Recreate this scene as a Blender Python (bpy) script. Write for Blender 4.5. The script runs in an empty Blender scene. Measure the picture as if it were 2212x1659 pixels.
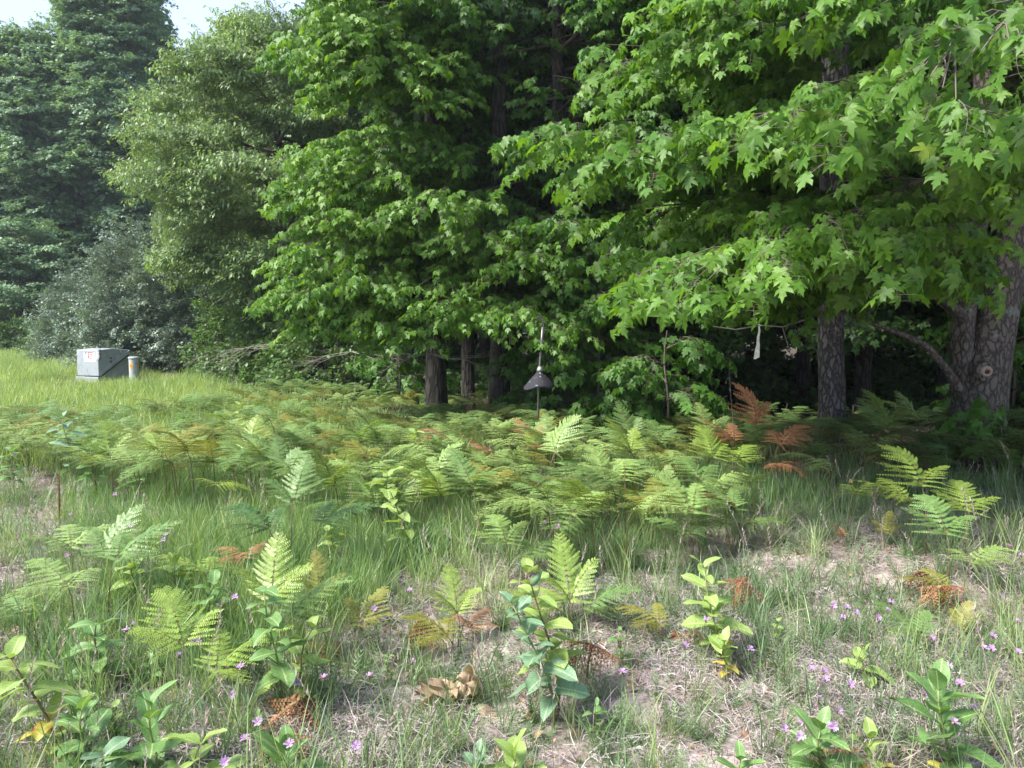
import bpy, math, random
import numpy as np
from mathutils import Vector, Matrix, Euler

random.seed(7)
RNG = np.random.default_rng(11)
C = bpy.context.scene.collection
R = math.radians

# ------------------------------------------------------------------ camera
F_PX, CX, CY = 1597.0, 1106.0, 829.5          # focal length and centre in 2212-wide pixels
PITCH = R(4.27)
CAM = Vector((0, 0, 1.6))
cam_d = bpy.data.cameras.new('camera')
cam_d.sensor_width = 36.0
cam_d.lens = 36.0 * F_PX / 2212.0
cam_d.clip_end = 1500
cam_o = bpy.data.objects.new('camera', cam_d)
cam_o.location = CAM
cam_o.rotation_euler = (R(90) - PITCH, 0, 0)
C.objects.link(cam_o)
bpy.context.scene.camera = cam_o

# ------------------------------------------------------------------ light
SUN_EL, SUN_AZ = R(48), R(246)     # azimuth clockwise from +Y: behind the camera, to the left
w = bpy.data.worlds.new("World")
bpy.context.scene.world = w
w.use_nodes = True
nt = w.node_tree
for n in list(nt.nodes): nt.nodes.remove(n)
out = nt.nodes.new('ShaderNodeOutputWorld')
bg = nt.nodes.new('ShaderNodeBackground'); bg.inputs['Strength'].default_value = 0.15
sky = nt.nodes.new('ShaderNodeTexSky'); sky.sky_type = 'NISHITA'; sky.sun_disc = False
sky.sun_elevation = SUN_EL; sky.sun_rotation = SUN_AZ
sky.air_density = 1.0; sky.dust_density = 1.6
# thin high cloud over the blue
tc = nt.nodes.new('ShaderNodeTexCoord')
mp = nt.nodes.new('ShaderNodeMapping'); mp.inputs['Scale'].default_value = (1, 1, 2.5)
nz = nt.nodes.new('ShaderNodeTexNoise'); nz.inputs['Scale'].default_value = 1.7; nz.inputs['Detail'].default_value = 6
rp = nt.nodes.new('ShaderNodeValToRGB'); rp.color_ramp.elements[0].position = 0.30; rp.color_ramp.elements[1].position = 0.70
rp.color_ramp.elements[0].color = (0.93, 0.93, 0.93, 1); rp.color_ramp.elements[1].color = (0.98, 0.98, 0.98, 1)
mx = nt.nodes.new('ShaderNodeMix'); mx.data_type = 'RGBA'
nt.links.new(tc.outputs['Generated'], mp.inputs[0]); nt.links.new(mp.outputs[0], nz.inputs['Vector'])
nt.links.new(nz.outputs['Fac'], rp.inputs[0]); nt.links.new(rp.outputs[0], mx.inputs['Factor'])
cl = nt.nodes.new('ShaderNodeMix'); cl.data_type = 'RGBA'; cl.inputs['A'].default_value = (0.44, 0.58, 0.90, 1); cl.inputs['B'].default_value = (0.74, 0.85, 1.05, 1)
nt.links.new(nz.outputs['Fac'], cl.inputs['Factor']); nt.links.new(cl.outputs['Result'], mx.inputs['B'])
nt.links.new(sky.outputs[0], mx.inputs['A']); nt.links.new(mx.outputs['Result'], bg.inputs[0])
nt.links.new(bg.outputs[0], out.inputs[0])

sl = bpy.data.lights.new('sun', 'SUN'); sl.energy = 1.25; sl.angle = R(18); sl.color = (1.0, 0.95, 0.87)
so = bpy.data.objects.new('sun', sl); C.objects.link(so)
sd = Vector((math.sin(SUN_AZ) * math.cos(SUN_EL), math.cos(SUN_AZ) * math.cos(SUN_EL), math.sin(SUN_EL)))
so.rotation_euler = sd.to_track_quat('Z', 'Y').to_euler()
so.location = (-10, -10, 20)

sc = bpy.context.scene
sc.view_settings.view_transform = 'Standard'
sc.view_settings.look = 'None'
sc.view_settings.gamma = 1.0
sc.view_settings.use_curve_mapping = False
sc.view_settings.exposure = 3.22
try:
    sc.cycles.max_bounces = 7; sc.cycles.diffuse_bounces = 5; sc.cycles.transmission_bounces = 4
    sc.cycles.glossy_bounces = 1; sc.cycles.transparent_max_bounces = 4
    sc.cycles.use_denoising = True
except Exception:
    pass

# ------------------------------------------------------------------ helpers
def ray(px, py):
    x = (px - CX) / F_PX; y = (CY - py) / F_PX
    fw = Vector((0, math.cos(PITCH), -math.sin(PITCH))); up = Vector((0, math.sin(PITCH), math.cos(PITCH)))
    return fw + Vector((x, 0, 0)) + up * y

def at(px, py, Y):
    d = ray(px, py); return CAM + d * (Y / d.y)

def gz(x, y):
    """ground height"""
    ramp = np.clip((y - 9.0) / 19.0, 0, 1); ramp = ramp * ramp * (3 - 2 * ramp) * np.clip((-x) / 5.0, 0, 1)
    return (0.50 * ramp + 0.05 * np.sin(x * 0.9 + 1.3) * np.cos(y * 0.7) + 0.03 * np.sin(x * 2.3 + y * 1.7)
            + 0.10 * np.sin(x * 0.21 + 0.5) * np.sin(y * 0.17)
            + 0.018 * np.sin(x * 5.1 + 2 * np.sin(y * 3.1)) * np.cos(y * 4.3))

def gnd(px, py):
    d = ray(px, py); t = CAM.z / -d.z; p = CAM + d * t
    for _ in range(3):
        t = (CAM.z - float(gz(p.x, p.y))) / -d.z; p = CAM + d * t
    return p

def props(o, label=None, cat=None, group=None, kind=None):
    if label: o['label'] = label
    if cat: o['category'] = cat
    if group: o['group'] = group
    if kind: o['kind'] = kind
    return o

def empty(name, loc=(0, 0, 0), rz=0.0, **k):
    o = bpy.data.objects.new(name, None); o.empty_display_size = 0.1
    o.location = loc; o.rotation_euler = (0, 0, rz); C.objects.link(o)
    return props(o, **k)

def new_mesh(name, V, Fc, mat=None, smooth=True, uv=None, attr=None, mats=None, midx=None):
    me = bpy.data.meshes.new(name)
    me.from_pydata([tuple(v) for v in V], [], [tuple(f) for f in Fc])
    if mats:
        for m in mats: me.materials.append(m)
        if midx is not None: me.polygons.foreach_set('material_index', np.asarray(midx, dtype=np.int32))
    elif mat: me.materials.append(mat)
    if smooth: me.polygons.foreach_set('use_smooth', np.ones(len(me.polygons), dtype=bool))
    if uv is not None:
        l = me.uv_layers.new(name='uv'); li = np.zeros(len(me.loops), dtype=np.int32)
        me.loops.foreach_get('vertex_index', li)
        l.data.foreach_set('uv', np.asarray(uv, dtype=np.float32)[li].ravel())
    if attr is not None:
        a = me.attributes.new('lv', 'FLOAT', 'POINT'); a.data.foreach_set('value', np.asarray(attr, dtype=np.float32))
    me.update()
    return me

def link(name, me, parent=None, loc=None, **k):
    o = bpy.data.objects.new(name, me); C.objects.link(o)
    if parent: o.parent = parent
    if loc is not None: o.location = loc
    return props(o, **k)

class Buf:
    def __init__(s): s.V = []; s.F = []; s.U = []; s.A = []; s.M = []
    def add(s, V, Fc, M=None, uv=None, a=0.5, m=0):
        b = len(s.V)
        if M is not None: V = [M @ Vector(v) for v in V]
        s.V += [tuple(v) for v in V]; s.F += [tuple(i + b for i in f) for f in Fc]
        s.U += list(uv) if uv is not None else [(0, 0)] * len(V)
        s.A += [a] * len(V); s.M += [m] * len(Fc)
    def tube(s, P, Rd, seg=6, a=0.5, m=0, cap=True):
        P = [Vector(p) for p in P]; b = len(s.V); n = len(P)
        t0 = (P[1] - P[0]).normalized(); ref = Vector((1, 0, 0)) if abs(t0.x) < 0.8 else Vector((0, 1, 0))
        x = (ref - t0 * ref.dot(t0)).normalized()
        for i in range(n):
            t = (P[min(i + 1, n - 1)] - P[max(i - 1, 0)]).normalized()
            x = (x - t * x.dot(t)).normalized(); y = t.cross(x)
            r = Rd[i] if hasattr(Rd, '__len__') else Rd
            for k in range(seg):
                an = 2 * math.pi * k / seg
                s.V.append(tuple(P[i] + x * (math.cos(an) * r) + y * (math.sin(an) * r)))
                s.U.append((k / seg, i / max(1, n - 1))); s.A.append(a)
        for i in range(n - 1):
            for k in range(seg):
                k2 = (k + 1) % seg
                s.F.append((b + i * seg + k, b + i * seg + k2, b + (i + 1) * seg + k2, b + (i + 1) * seg + k)); s.M.append(m)
        if cap:
            s.F.append(tuple(b + (n - 1) * seg + k for k in range(seg))); s.M.append(m)
            s.F.append(tuple(b + k for k in reversed(range(seg)))); s.M.append(m)
    def mesh(s, name, mat=None, smooth=True, mats=None):
        return new_mesh(name, s.V, s.F, mat, smooth, s.U, s.A, mats, s.M if mats else None)

def bez(a, b, c, n):
    a, b, c = Vector(a), Vector(b), Vector(c)
    return [a * (1 - t) ** 2 + b * (2 * t * (1 - t)) + c * t * t for t in [i / (n - 1) for i in range(n)]]

# ------------------------------------------------------------------ materials
def N(nt, t, **k):
    n = nt.nodes.new(t)
    for a, v in k.items(): setattr(n, a, v)
    return n

def mat_base(name):
    m = bpy.data.materials.new(name); m.use_nodes = True
    nt = m.node_tree
    for n in list(nt.nodes): nt.nodes.remove(n)
    o = N(nt, 'ShaderNodeOutputMaterial')
    return m, nt, o

def leaf_mat(name, c1, c2, rough=0.45, trans=0.35, spec=0.5, vein=None, edge=None, tint=1.15):
    """c1..c2: the range over which single leaves and sprays differ"""
    m, nt, o = mat_base(name)
    L = nt.links.new
    oi = N(nt, 'ShaderNodeObjectInfo'); at_ = N(nt, 'ShaderNodeAttribute', attribute_name='lv')
    add = N(nt, 'ShaderNodeMath', operation='ADD'); L(oi.outputs['Random'], add.inputs[0]); L(at_.outputs['Fac'], add.inputs[1])
    mul = N(nt, 'ShaderNodeMath', operation='MULTIPLY'); L(add.outputs[0], mul.inputs[0]); mul.inputs[1].default_value = 0.5
    mix = N(nt, 'ShaderNodeMix', data_type='RGBA'); L(mul.outputs[0], mix.inputs['Factor'])
    mix.inputs['A'].default_value = (*c1, 1); mix.inputs['B'].default_value = (*c2, 1)
    col = mix.outputs['Result']
    if vein is not None or edge is not None:
        uv = N(nt, 'ShaderNodeUVMap'); sp = N(nt, 'ShaderNodeSeparateXYZ'); L(uv.outputs[0], sp.inputs[0])
        if vein is not None:
            # midrib at u = 0, side veins as slanting stripes in v - u
            ab = N(nt, 'ShaderNodeMath', operation='ABSOLUTE'); L(sp.outputs['X'], ab.inputs[0])
            mr = N(nt, 'ShaderNodeMapRange'); L(ab.outputs[0], mr.inputs['Value'])
            mr.inputs['From Min'].default_value = 0.03; mr.inputs['From Max'].default_value = 0.10
            mr.inputs['To Min'].default_value = 0.85; mr.inputs['To Max'].default_value = 0.0
            sb = N(nt, 'ShaderNodeMath', operation='MULTIPLY_ADD'); L(ab.outputs[0], sb.inputs[0]); sb.inputs[1].default_value = -0.22; L(sp.outputs['Y'], sb.inputs[2])
            ml = N(nt, 'ShaderNodeMath', operation='MULTIPLY'); L(sb.outputs[0], ml.inputs[0]); ml.inputs[1].default_value = 85.0
            sn = N(nt, 'ShaderNodeMath', operation='SINE'); L(ml.outputs[0], sn.inputs[0])
            m2 = N(nt, 'ShaderNodeMapRange'); L(sn.outputs[0], m2.inputs['Value'])
            m2.inputs['From Min'].default_value = 0.86; m2.inputs['From Max'].default_value = 1.0
            m2.inputs['To Min'].default_value = 0.0; m2.inputs['To Max'].default_value = 0.30
            mm = N(nt, 'ShaderNodeMath', operation='MAXIMUM'); L(mr.outputs[0], mm.inputs[0]); L(m2.outputs[0], mm.inputs[1])
            vm = N(nt, 'ShaderNodeMix', data_type='RGBA'); L(mm.outputs[0], vm.inputs['Factor']); L(col, vm.inputs['A'])
            vm.inputs['B'].default_value = (*vein, 1); col = vm.outputs['Result']
        if edge is not None:
            geo = N(nt, 'ShaderNodeTexCoord'); nz = N(nt, 'ShaderNodeTexNoise'); L(geo.outputs['Object'], nz.inputs['Vector']); nz.inputs['Scale'].default_value = 14
            ab = N(nt, 'ShaderNodeMath', operation='ABSOLUTE'); L(sp.outputs['X'], ab.inputs[0])
            ad = N(nt, 'ShaderNodeMath', operation='ADD'); L(ab.outputs[0], ad.inputs[0]); L(nz.outputs['Fac'], ad.inputs[1])
            mr = N(nt, 'ShaderNodeMapRange'); L(ad.outputs[0], mr.inputs['Value'])
            mr.inputs['From Min'].default_value = 1.1; mr.inputs['From Max'].default_value = 1.5
            em = N(nt, 'ShaderNodeMix', data_type='RGBA'); L(mr.outputs[0], em.inputs['Factor']); L(col, em.inputs['A'])
            em.inputs['B'].default_value = (*edge, 1); col = em.outputs['Result']
    # mottling
    tc = N(nt, 'ShaderNodeTexCoord'); nz = N(nt, 'ShaderNodeTexNoise'); L(tc.outputs['Object'], nz.inputs['Vector'])
    nz.inputs['Scale'].default_value = 22; nz.inputs['Detail'].default_value = 3
    mr = N(nt, 'ShaderNodeMapRange'); L(nz.outputs['Fac'], mr.inputs['Value']); mr.inputs['From Min'].default_value = 0.3; mr.inputs['From Max'].default_value = 0.7
    mr.inputs['To Min'].default_value = 0.78; mr.inputs['To Max'].default_value = 1.2
    vs = N(nt, 'ShaderNodeVectorMath', operation='SCALE'); L(col, vs.inputs[0]); L(mr.outputs[0], vs.inputs['Scale'])
    col = vs.outputs[0]
    p = N(nt, 'ShaderNodeBsdfPrincipled'); L(col, p.inputs['Base Color']); p.inputs['Roughness'].default_value = rough
    p.inputs['Specular IOR Level'].default_value = spec
    if trans > 0:
        t = N(nt, 'ShaderNodeBsdfTranslucent')
        tv = N(nt, 'ShaderNodeVectorMath', operation='MULTIPLY'); L(col, tv.inputs[0]); tv.inputs[1].default_value = (1.35 * tint, 1.3 * tint, 0.55 * tint)
        L(tv.outputs[0], t.inputs['Color'])
        ms = N(nt, 'ShaderNodeMixShader'); ms.inputs[0].default_value = trans
        L(p.outputs[0], ms.inputs[1]); L(t.outputs[0], ms.inputs[2]); L(ms.outputs[0], o.inputs['Surface'])
    else:
        L(p.outputs[0], o.inputs['Surface'])
    return m

def bark_mat(name, c1, c2, lichen=None, sx=14, sz=4, bump=0.8, lich_at=0.62, red=None):
    m, nt, o = mat_base(name); L = nt.links.new
    tc = N(nt, 'ShaderNodeTexCoord'); mp = N(nt, 'ShaderNodeMapping'); mp.inputs['Scale'].default_value = (sx, sx, sz); L(tc.outputs['Object'], mp.inputs[0])
    wn = N(nt, 'ShaderNodeTexNoise'); L(mp.outputs[0], wn.inputs['Vector']); wn.inputs['Scale'].default_value = 1.2; wn.inputs['Detail'].default_value = 4
    va = N(nt, 'ShaderNodeVectorMath', operation='SCALE'); L(wn.outputs['Color'], va.inputs[0]); va.inputs['Scale'].default_value = 1.4
    vb = N(nt, 'ShaderNodeVectorMath', operation='ADD'); L(mp.outputs[0], vb.inputs[0]); L(va.outputs[0], vb.inputs[1])
    vo = N(nt, 'ShaderNodeTexVoronoi', feature='DISTANCE_TO_EDGE'); L(vb.outputs[0], vo.inputs['Vector']); vo.inputs['Scale'].default_value = 1.0
    n1 = N(nt, 'ShaderNodeTexNoise'); L(tc.outputs['Object'], n1.inputs['Vector']); n1.inputs['Scale'].default_value = 30; n1.inputs['Detail'].default_value = 6
    mr = N(nt, 'ShaderNodeMapRange'); L(vo.outputs['Distance'], mr.inputs['Value']); mr.inputs['From Max'].default_value = 0.22
    mix = N(nt, 'ShaderNodeMix', data_type='RGBA'); L(mr.outputs[0], mix.inputs['Factor'])
    mix.inputs['A'].default_value = (*[c * 0.55 for c in c1], 1)
    m0 = N(nt, 'ShaderNodeMix', data_type='RGBA'); L(n1.outputs['Fac'], m0.inputs['Factor']); m0.inputs['A'].default_value = (*c1, 1); m0.inputs['B'].default_value = (*c2, 1)
    L(m0.outputs['Result'], mix.inputs['B']); col = mix.outputs['Result']
    for cc, th, sc_ in ((lichen, lich_at, 3.4), (red, 0.60, 2.1)):
        if cc is None: continue
        n2 = N(nt, 'ShaderNodeTexNoise'); L(tc.outputs['Object'], n2.inputs['Vector']); n2.inputs['Scale'].default_value = sc_; n2.inputs['Detail'].default_value = 5; n2.inputs['Roughness'].default_value = 0.65
        r2 = N(nt, 'ShaderNodeMapRange'); L(n2.outputs['Fac'], r2.inputs['Value']); r2.inputs['From Min'].default_value = th; r2.inputs['From Max'].default_value = th + 0.03
        r2.inputs['To Max'].default_value = 0.75
        m2 = N(nt, 'ShaderNodeMix', data_type='RGBA'); L(r2.outputs[0], m2.inputs['Factor']); L(col, m2.inputs['A']); m2.inputs['B'].default_value = (*cc, 1); col = m2.outputs['Result']
    h = N(nt, 'ShaderNodeMath', operation='MULTIPLY_ADD'); L(n1.outputs['Fac'], h.inputs[0]); h.inputs[1].default_value = 0.35; L(mr.outputs[0], h.inputs[2])
    b = N(nt, 'ShaderNodeBump'); b.inputs['Strength'].default_value = bump; b.inputs['Distance'].default_value = 0.02; L(h.outputs[0], b.inputs['Height'])
    p = N(nt, 'ShaderNodeBsdfPrincipled'); L(col, p.inputs['Base Color']); p.inputs['Roughness'].default_value = 0.9; L(b.outputs[0], p.inputs['Normal'])
    p.inputs['Specular IOR Level'].default_value = 0.2
    L(p.outputs[0], o.inputs['Surface'])
    return m

def paint_mat(name, col, rough=0.5, metal=0.0, dirt=None, dth=0.55, dscale=20, bump=0.0):
    m, nt, o = mat_base(name); L = nt.links.new
    p = N(nt, 'ShaderNodeBsdfPrincipled'); p.inputs['Roughness'].default_value = rough; p.inputs['Metallic'].default_value = metal
    tc = N(nt, 'ShaderNodeTexCoord'); nz = N(nt, 'ShaderNodeTexNoise'); L(tc.outputs['Object'], nz.inputs['Vector']); nz.inputs['Scale'].default_value = dscale; nz.inputs['Detail'].default_value = 6
    mr = N(nt, 'ShaderNodeMapRange'); L(nz.outputs['Fac'], mr.inputs['Value']); mr.inputs['From Min'].default_value = dth; mr.inputs['From Max'].default_value = dth + 0.06
    mix = N(nt, 'ShaderNodeMix', data_type='RGBA'); L(mr.outputs[0], mix.inputs['Factor']); mix.inputs['A'].default_value = (*col, 1)
    mix.inputs['B'].default_value = (*(dirt or [c * 0.8 for c in col]), 1)
    L(mix.outputs['Result'], p.inputs['Base Color'])
    if bump:
        b = N(nt, 'ShaderNodeBump'); b.inputs['Strength'].default_value = bump; L(nz.outputs['Fac'], b.inputs['Height']); L(b.outputs[0], p.inputs['Normal'])
    L(p.outputs[0], o.inputs['Surface'])
    return m

M = {}
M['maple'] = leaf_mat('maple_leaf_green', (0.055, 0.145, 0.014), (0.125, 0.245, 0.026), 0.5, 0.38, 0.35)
M['maple_mid'] = leaf_mat('maple_leaf_shaded_green', (0.035, 0.110, 0.014), (0.085, 0.195, 0.024), 0.5, 0.34, 0.35)  # darker copy for inner and shaded foliage, shade put into the colour
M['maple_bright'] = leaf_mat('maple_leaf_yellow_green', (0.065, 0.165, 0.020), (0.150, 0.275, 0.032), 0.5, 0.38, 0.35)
M['maple_yellow'] = leaf_mat('maple_leaf_yellow', (0.20, 0.30, 0.04), (0.28, 0.36, 0.06), 0.45, 0.35)
M['far'] = leaf_mat('far_leaf_hazed_green', (0.105, 0.215, 0.105), (0.210, 0.325, 0.180), 0.5, 0.28)  # leaf colour paled to stand in for a veil of haze
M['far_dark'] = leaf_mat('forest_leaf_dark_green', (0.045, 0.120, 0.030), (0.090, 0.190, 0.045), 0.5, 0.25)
M['ash'] = leaf_mat('narrow_leaf_olive_green', (0.125, 0.220, 0.080), (0.225, 0.330, 0.140), 0.5, 0.3)
M['olive'] = leaf_mat('silver_leaf_grey_green', (0.105, 0.170, 0.120), (0.23, 0.315, 0.245), 0.45, 0.15)
M['shrub'] = leaf_mat('shrub_leaf_green', (0.055, 0.125, 0.030), (0.11, 0.20, 0.05), 0.5, 0.3)
M['fern_pale'] = leaf_mat('fern_pale_green', (0.17, 0.28, 0.075), (0.30, 0.41, 0.13), 0.5, 0.3)
M['fern_green'] = leaf_mat('fern_mid_green', (0.10, 0.20, 0.055), (0.19, 0.30, 0.095), 0.45, 0.3)
M['fern_shaded'] = leaf_mat('fern_shaded_green', (0.045, 0.115, 0.035), (0.085, 0.18, 0.055), 0.45, 0.3)  # darkened copy for ferns in shade, the shade is part of the colour
M['fern_lime'] = leaf_mat('fern_lime_green', (0.20, 0.32, 0.055), (0.30, 0.40, 0.085), 0.42, 0.35)
M['fern_gold'] = leaf_mat('fern_olive_gold', (0.18, 0.20, 0.035), (0.27, 0.26, 0.055), 0.5, 0.3)
M['fern_rust'] = leaf_mat('fern_rust_brown', (0.24, 0.110, 0.055), (0.40, 0.215, 0.115), 0.7, 0.2, 0.3)
M['fern_rust_tall'] = leaf_mat('fern_rust_orange_brightened', (0.36, 0.15, 0.07), (0.58, 0.29, 0.15), 0.7, 0.25, 0.3)  # rust colour raised to offset the shade under the boughs
M['fern_red'] = leaf_mat('fern_dead_red_brown', (0.15, 0.048, 0.028), (0.26, 0.085, 0.05), 0.8, 0.1, 0.2)
M['stalk'] = paint_mat('fern_stalk_brown', (0.12, 0.085, 0.035), 0.6)
M['stem'] = leaf_mat('plant_stem_green', (0.13, 0.17, 0.05), (0.20, 0.22, 0.08), 0.5, 0.0)
M['stem_brown'] = leaf_mat('plant_stem_brown', (0.10, 0.07, 0.04), (0.16, 0.11, 0.06), 0.6, 0.0)
M['milk_green'] = leaf_mat('milkweed_leaf_green', (0.085, 0.19, 0.055), (0.15, 0.27, 0.085), 0.5, 0.28, 0.4, vein=(0.38, 0.45, 0.22))
M['milk_blue'] = leaf_mat('milkweed_leaf_blue_green', (0.10, 0.20, 0.115), (0.17, 0.28, 0.16), 0.5, 0.22, 0.4, vein=(0.36, 0.44, 0.28))
M['milk_lime'] = leaf_mat('milkweed_leaf_lime', (0.19, 0.31, 0.075), (0.28, 0.38, 0.11), 0.5, 0.3, 0.4, vein=(0.45, 0.50, 0.25))
M['milk_yellow'] = leaf_mat('milkweed_leaf_yellowing', (0.34, 0.36, 0.06), (0.46, 0.40, 0.07), 0.45, 0.3, 0.5, vein=(0.55, 0.5, 0.2), edge=(0.40, 0.14, 0.04))
M['grass'] = leaf_mat('grass_green', (0.095, 0.200, 0.068), (0.23, 0.34, 0.145), 0.42, 0.35, 0.5)
M['grass_pale'] = leaf_mat('grass_pale_green', (0.19, 0.28, 0.105), (0.35, 0.42, 0.20), 0.45, 0.3, 0.5)
M['grass_meadow'] = leaf_mat('meadow_grass_light', (0.22, 0.33, 0.11), (0.40, 0.49, 0.21), 0.45, 0.35, 0.5)
M['grass_blue'] = leaf_mat('grass_blue_green', (0.085, 0.160, 0.065), (0.17, 0.25, 0.12), 0.45, 0.3, 0.5)
M['straw'] = leaf_mat('dry_straw', (0.22, 0.175, 0.155), (0.46, 0.39, 0.365), 0.7, 0.15, 0.3)
M['straw_grey'] = leaf_mat('grey_thatch', (0.17, 0.14, 0.14), (0.50, 0.44, 0.45), 0.8, 0.05, 0.2)
M['dead_leaf'] = leaf_mat('dead_leaf_brown', (0.15, 0.085, 0.05), (0.40, 0.27, 0.17), 0.7, 0.1, 0.3)
M['petal'] = leaf_mat('knapweed_petal_purple', (0.40, 0.24, 0.52), (0.60, 0.40, 0.68), 0.6, 0.3, 0.3)
M['petal_yellow'] = leaf_mat('flower_petal_yellow', (0.75, 0.55, 0.03), (0.85, 0.65, 0.05), 0.6, 0.3, 0.3)
M['bark'] = bark_mat('maple_bark_grey', (0.085, 0.072, 0.062), (0.19, 0.17, 0.15), (0.17, 0.20, 0.17), 17, 8.0, 0.7, 0.64, red=(0.15, 0.075, 0.06))
M['bark_scaly'] = bark_mat('scaly_bark_lilac_grey', (0.10, 0.09, 0.085), (0.24, 0.22, 0.22), (0.34, 0.34, 0.27), 20, 7.0, 1.0, 0.63)
M['bark_dark'] = bark_mat('forest_bark_dark', (0.06, 0.052, 0.045), (0.11, 0.10, 0.09), None, 12, 3)
M['twig'] = paint_mat('twig_grey_brown', (0.12, 0.095, 0.08), 0.8)
M['deadwood'] = paint_mat('dead_twig_grey', (0.26, 0.23, 0.20), 0.8)

# ------------------------------------------------------------------ prototypes for scattering (kept outside the scene)
def gn_group(name, objs):
    col = bpy.data.collections.new(name + '_kinds')
    for i, o in enumerate(objs):
        o.name = '%s_%02d' % (name, i); col.objects.link(o)
    g = bpy.data.node_groups.new(name, 'GeometryNodeTree')
    g.interface.new_socket('Geometry', in_out='INPUT', socket_type='NodeSocketGeometry')
    g.interface.new_socket('Geometry', in_out='OUTPUT', socket_type='NodeSocketGeometry')
    gi = g.nodes.new('NodeGroupInput'); go = g.nodes.new('NodeGroupOutput')
    ci = g.nodes.new('GeometryNodeCollectionInfo'); ci.inputs['Collection'].default_value = col
    ci.inputs['Separate Children'].default_value = True; ci.inputs['Reset Children'].default_value = True
    ip = g.nodes.new('GeometryNodeInstanceOnPoints'); ip.inputs['Pick Instance'].default_value = True
    def na(nm, t):
        n = g.nodes.new('GeometryNodeInputNamedAttribute'); n.data_type = t; n.inputs['Name'].default_value = nm
        return [s for s in n.outputs if s.name == 'Attribute' and s.enabled][0]
    e = g.nodes.new('FunctionNodeEulerToRotation')
    L = g.links.new
    L(gi.outputs[0], ip.inputs['Points']); L(ci.outputs[0], ip.inputs['Instance'])
    L(na('idx', 'INT'), ip.inputs['Instance Index'])
    L(na('rot', 'FLOAT_VECTOR'), e.inputs[0]); L(e.outputs[0], ip.inputs['Rotation'])
    L(na('scl', 'FLOAT'), ip.inputs['Scale']); L(ip.outputs[0], go.inputs[0])
    return g, len(objs)

def proto(me): return bpy.data.objects.new('kind', me)

def points_mesh(name, P, Rt, S, I):
    n = len(P); me = bpy.data.meshes.new(name); me.vertices.add(n)
    me.vertices.foreach_set('co', np.asarray(P, dtype=np.float32).ravel())
    a = me.attributes.new('rot', 'FLOAT_VECTOR', 'POINT'); a.data.foreach_set('vector', np.asarray(Rt, dtype=np.float32).ravel())
    a = me.attributes.new('scl', 'FLOAT', 'POINT'); a.data.foreach_set('value', np.asarray(S, dtype=np.float32))
    a = me.attributes.new('idx', 'INT', 'POINT'); a.data.foreach_set('value', np.asarray(I, dtype=np.int32))
    return me

def scatter(name, grp, P, Rt, S, I=None, parent=None, **k):
    g, n = grp
    if I is None: I = RNG.integers(0, n, len(P))
    me = points_mesh(name, P, Rt, S, I)
    o = link(name, me, parent, **k)
    md = o.modifiers.new('scatter', 'NODES'); md.node_group = g
    return o

# ------------------------------------------------------------------ leaves
def half_outline(pts, ctr, zf):
    V = [(0, ctr, zf(0, ctr))]; L_ = [(x, y) for x, y in pts]; Rr = [(-x, y) for x, y in reversed(pts[1:-1])]
    O = L_ + Rr
    V += [(x, y, zf(x, y)) for x, y in O]
    n = len(O)
    Fc = [(0, 1 + i, 1 + (i + 1) % n) for i in range(n)]
    return V, Fc

MAPLE = [(0.0, 0.0), (0.22, -0.10), (0.46, 0.0), (0.30, 0.15), (0.56, 0.21), (0.70, 0.50), (0.47, 0.44), (0.20, 0.40), (0.30, 0.66), (0.15, 0.70), (0, 1.04)]
def maple_leaf(cup=0.25, dr=0.3):
    return half_outline(MAPLE, 0.22, lambda x, y: -cup * x * x * 1.6 + 0.05 * (abs(x) > 0.18) * (y < 0.42) - dr * max(0, y - 0.25) ** 2)

LEAF_V, LEAF_F = maple_leaf()
# winding so that +Z is the upper face is not needed: leaves are two sided

def frame(tip, nrm):
    y = Vector(tip).normalized(); z = Vector(nrm); z = (z - y * z.dot(y)).normalized(); x = y.cross(z)
    m = Matrix((x, y, z)).transposed().to_4x4(); return m

def spray_layout(rng, n_pairs=7, length=0.42, leaf=0.125, droop=(0.5, 1.25)):
    """twig along +X with pairs of drooping leaves; returns twig path and leaf matrices"""
    path = [Vector((length * t, 0.03 * math.sin(3 * t + rng.random()), 0.03 * math.sin(2.2 * t) - 0.09 * t * t)) for t in [i / 5 for i in range(6)]]
    ms = []; pet = []
    for i in range(n_pairs):
        t = 0.12 + 0.88 * i / (n_pairs - 1)
        k = min(4, int(t * 5)); p = path[k].lerp(path[k + 1], t * 5 - k)
        for s in ((1, -1) if i < n_pairs - 1 else (1, -1, 0)):
            a = s * rng.uniform(0.55, 1.45) if s else rng.uniform(-0.3, 0.3)
            pl = rng.uniform(0.04, 0.13) * (leaf / 0.125)
            d0 = Vector((math.cos(a), math.sin(a), rng.uniform(-0.25, 0.25)))
            q = p + d0 * pl
            d = rng.uniform(*droop)
            a2 = a + rng.uniform(-0.5, 0.5)
            tip = Vector((math.cos(a2) * math.cos(d), math.sin(a2) * math.cos(d), -math.sin(d)))
            nr = Vector((math.cos(a2) * math.sin(d) + rng.uniform(-0.4, 0.4), math.sin(a2) * math.sin(d) + rng.uniform(-0.4, 0.4), math.cos(d)))
            s_ = leaf * rng.uniform(0.65, 1.15)
            ms.append(Matrix.Translation(q) @ frame(tip, nr) @ Matrix.Diagonal((s_ * rng.uniform(.68, 1.12), s_, s_ * rng.uniform(.3, 2.2), 1)))
            pet.append((p, q))
    return path, ms, pet

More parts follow.
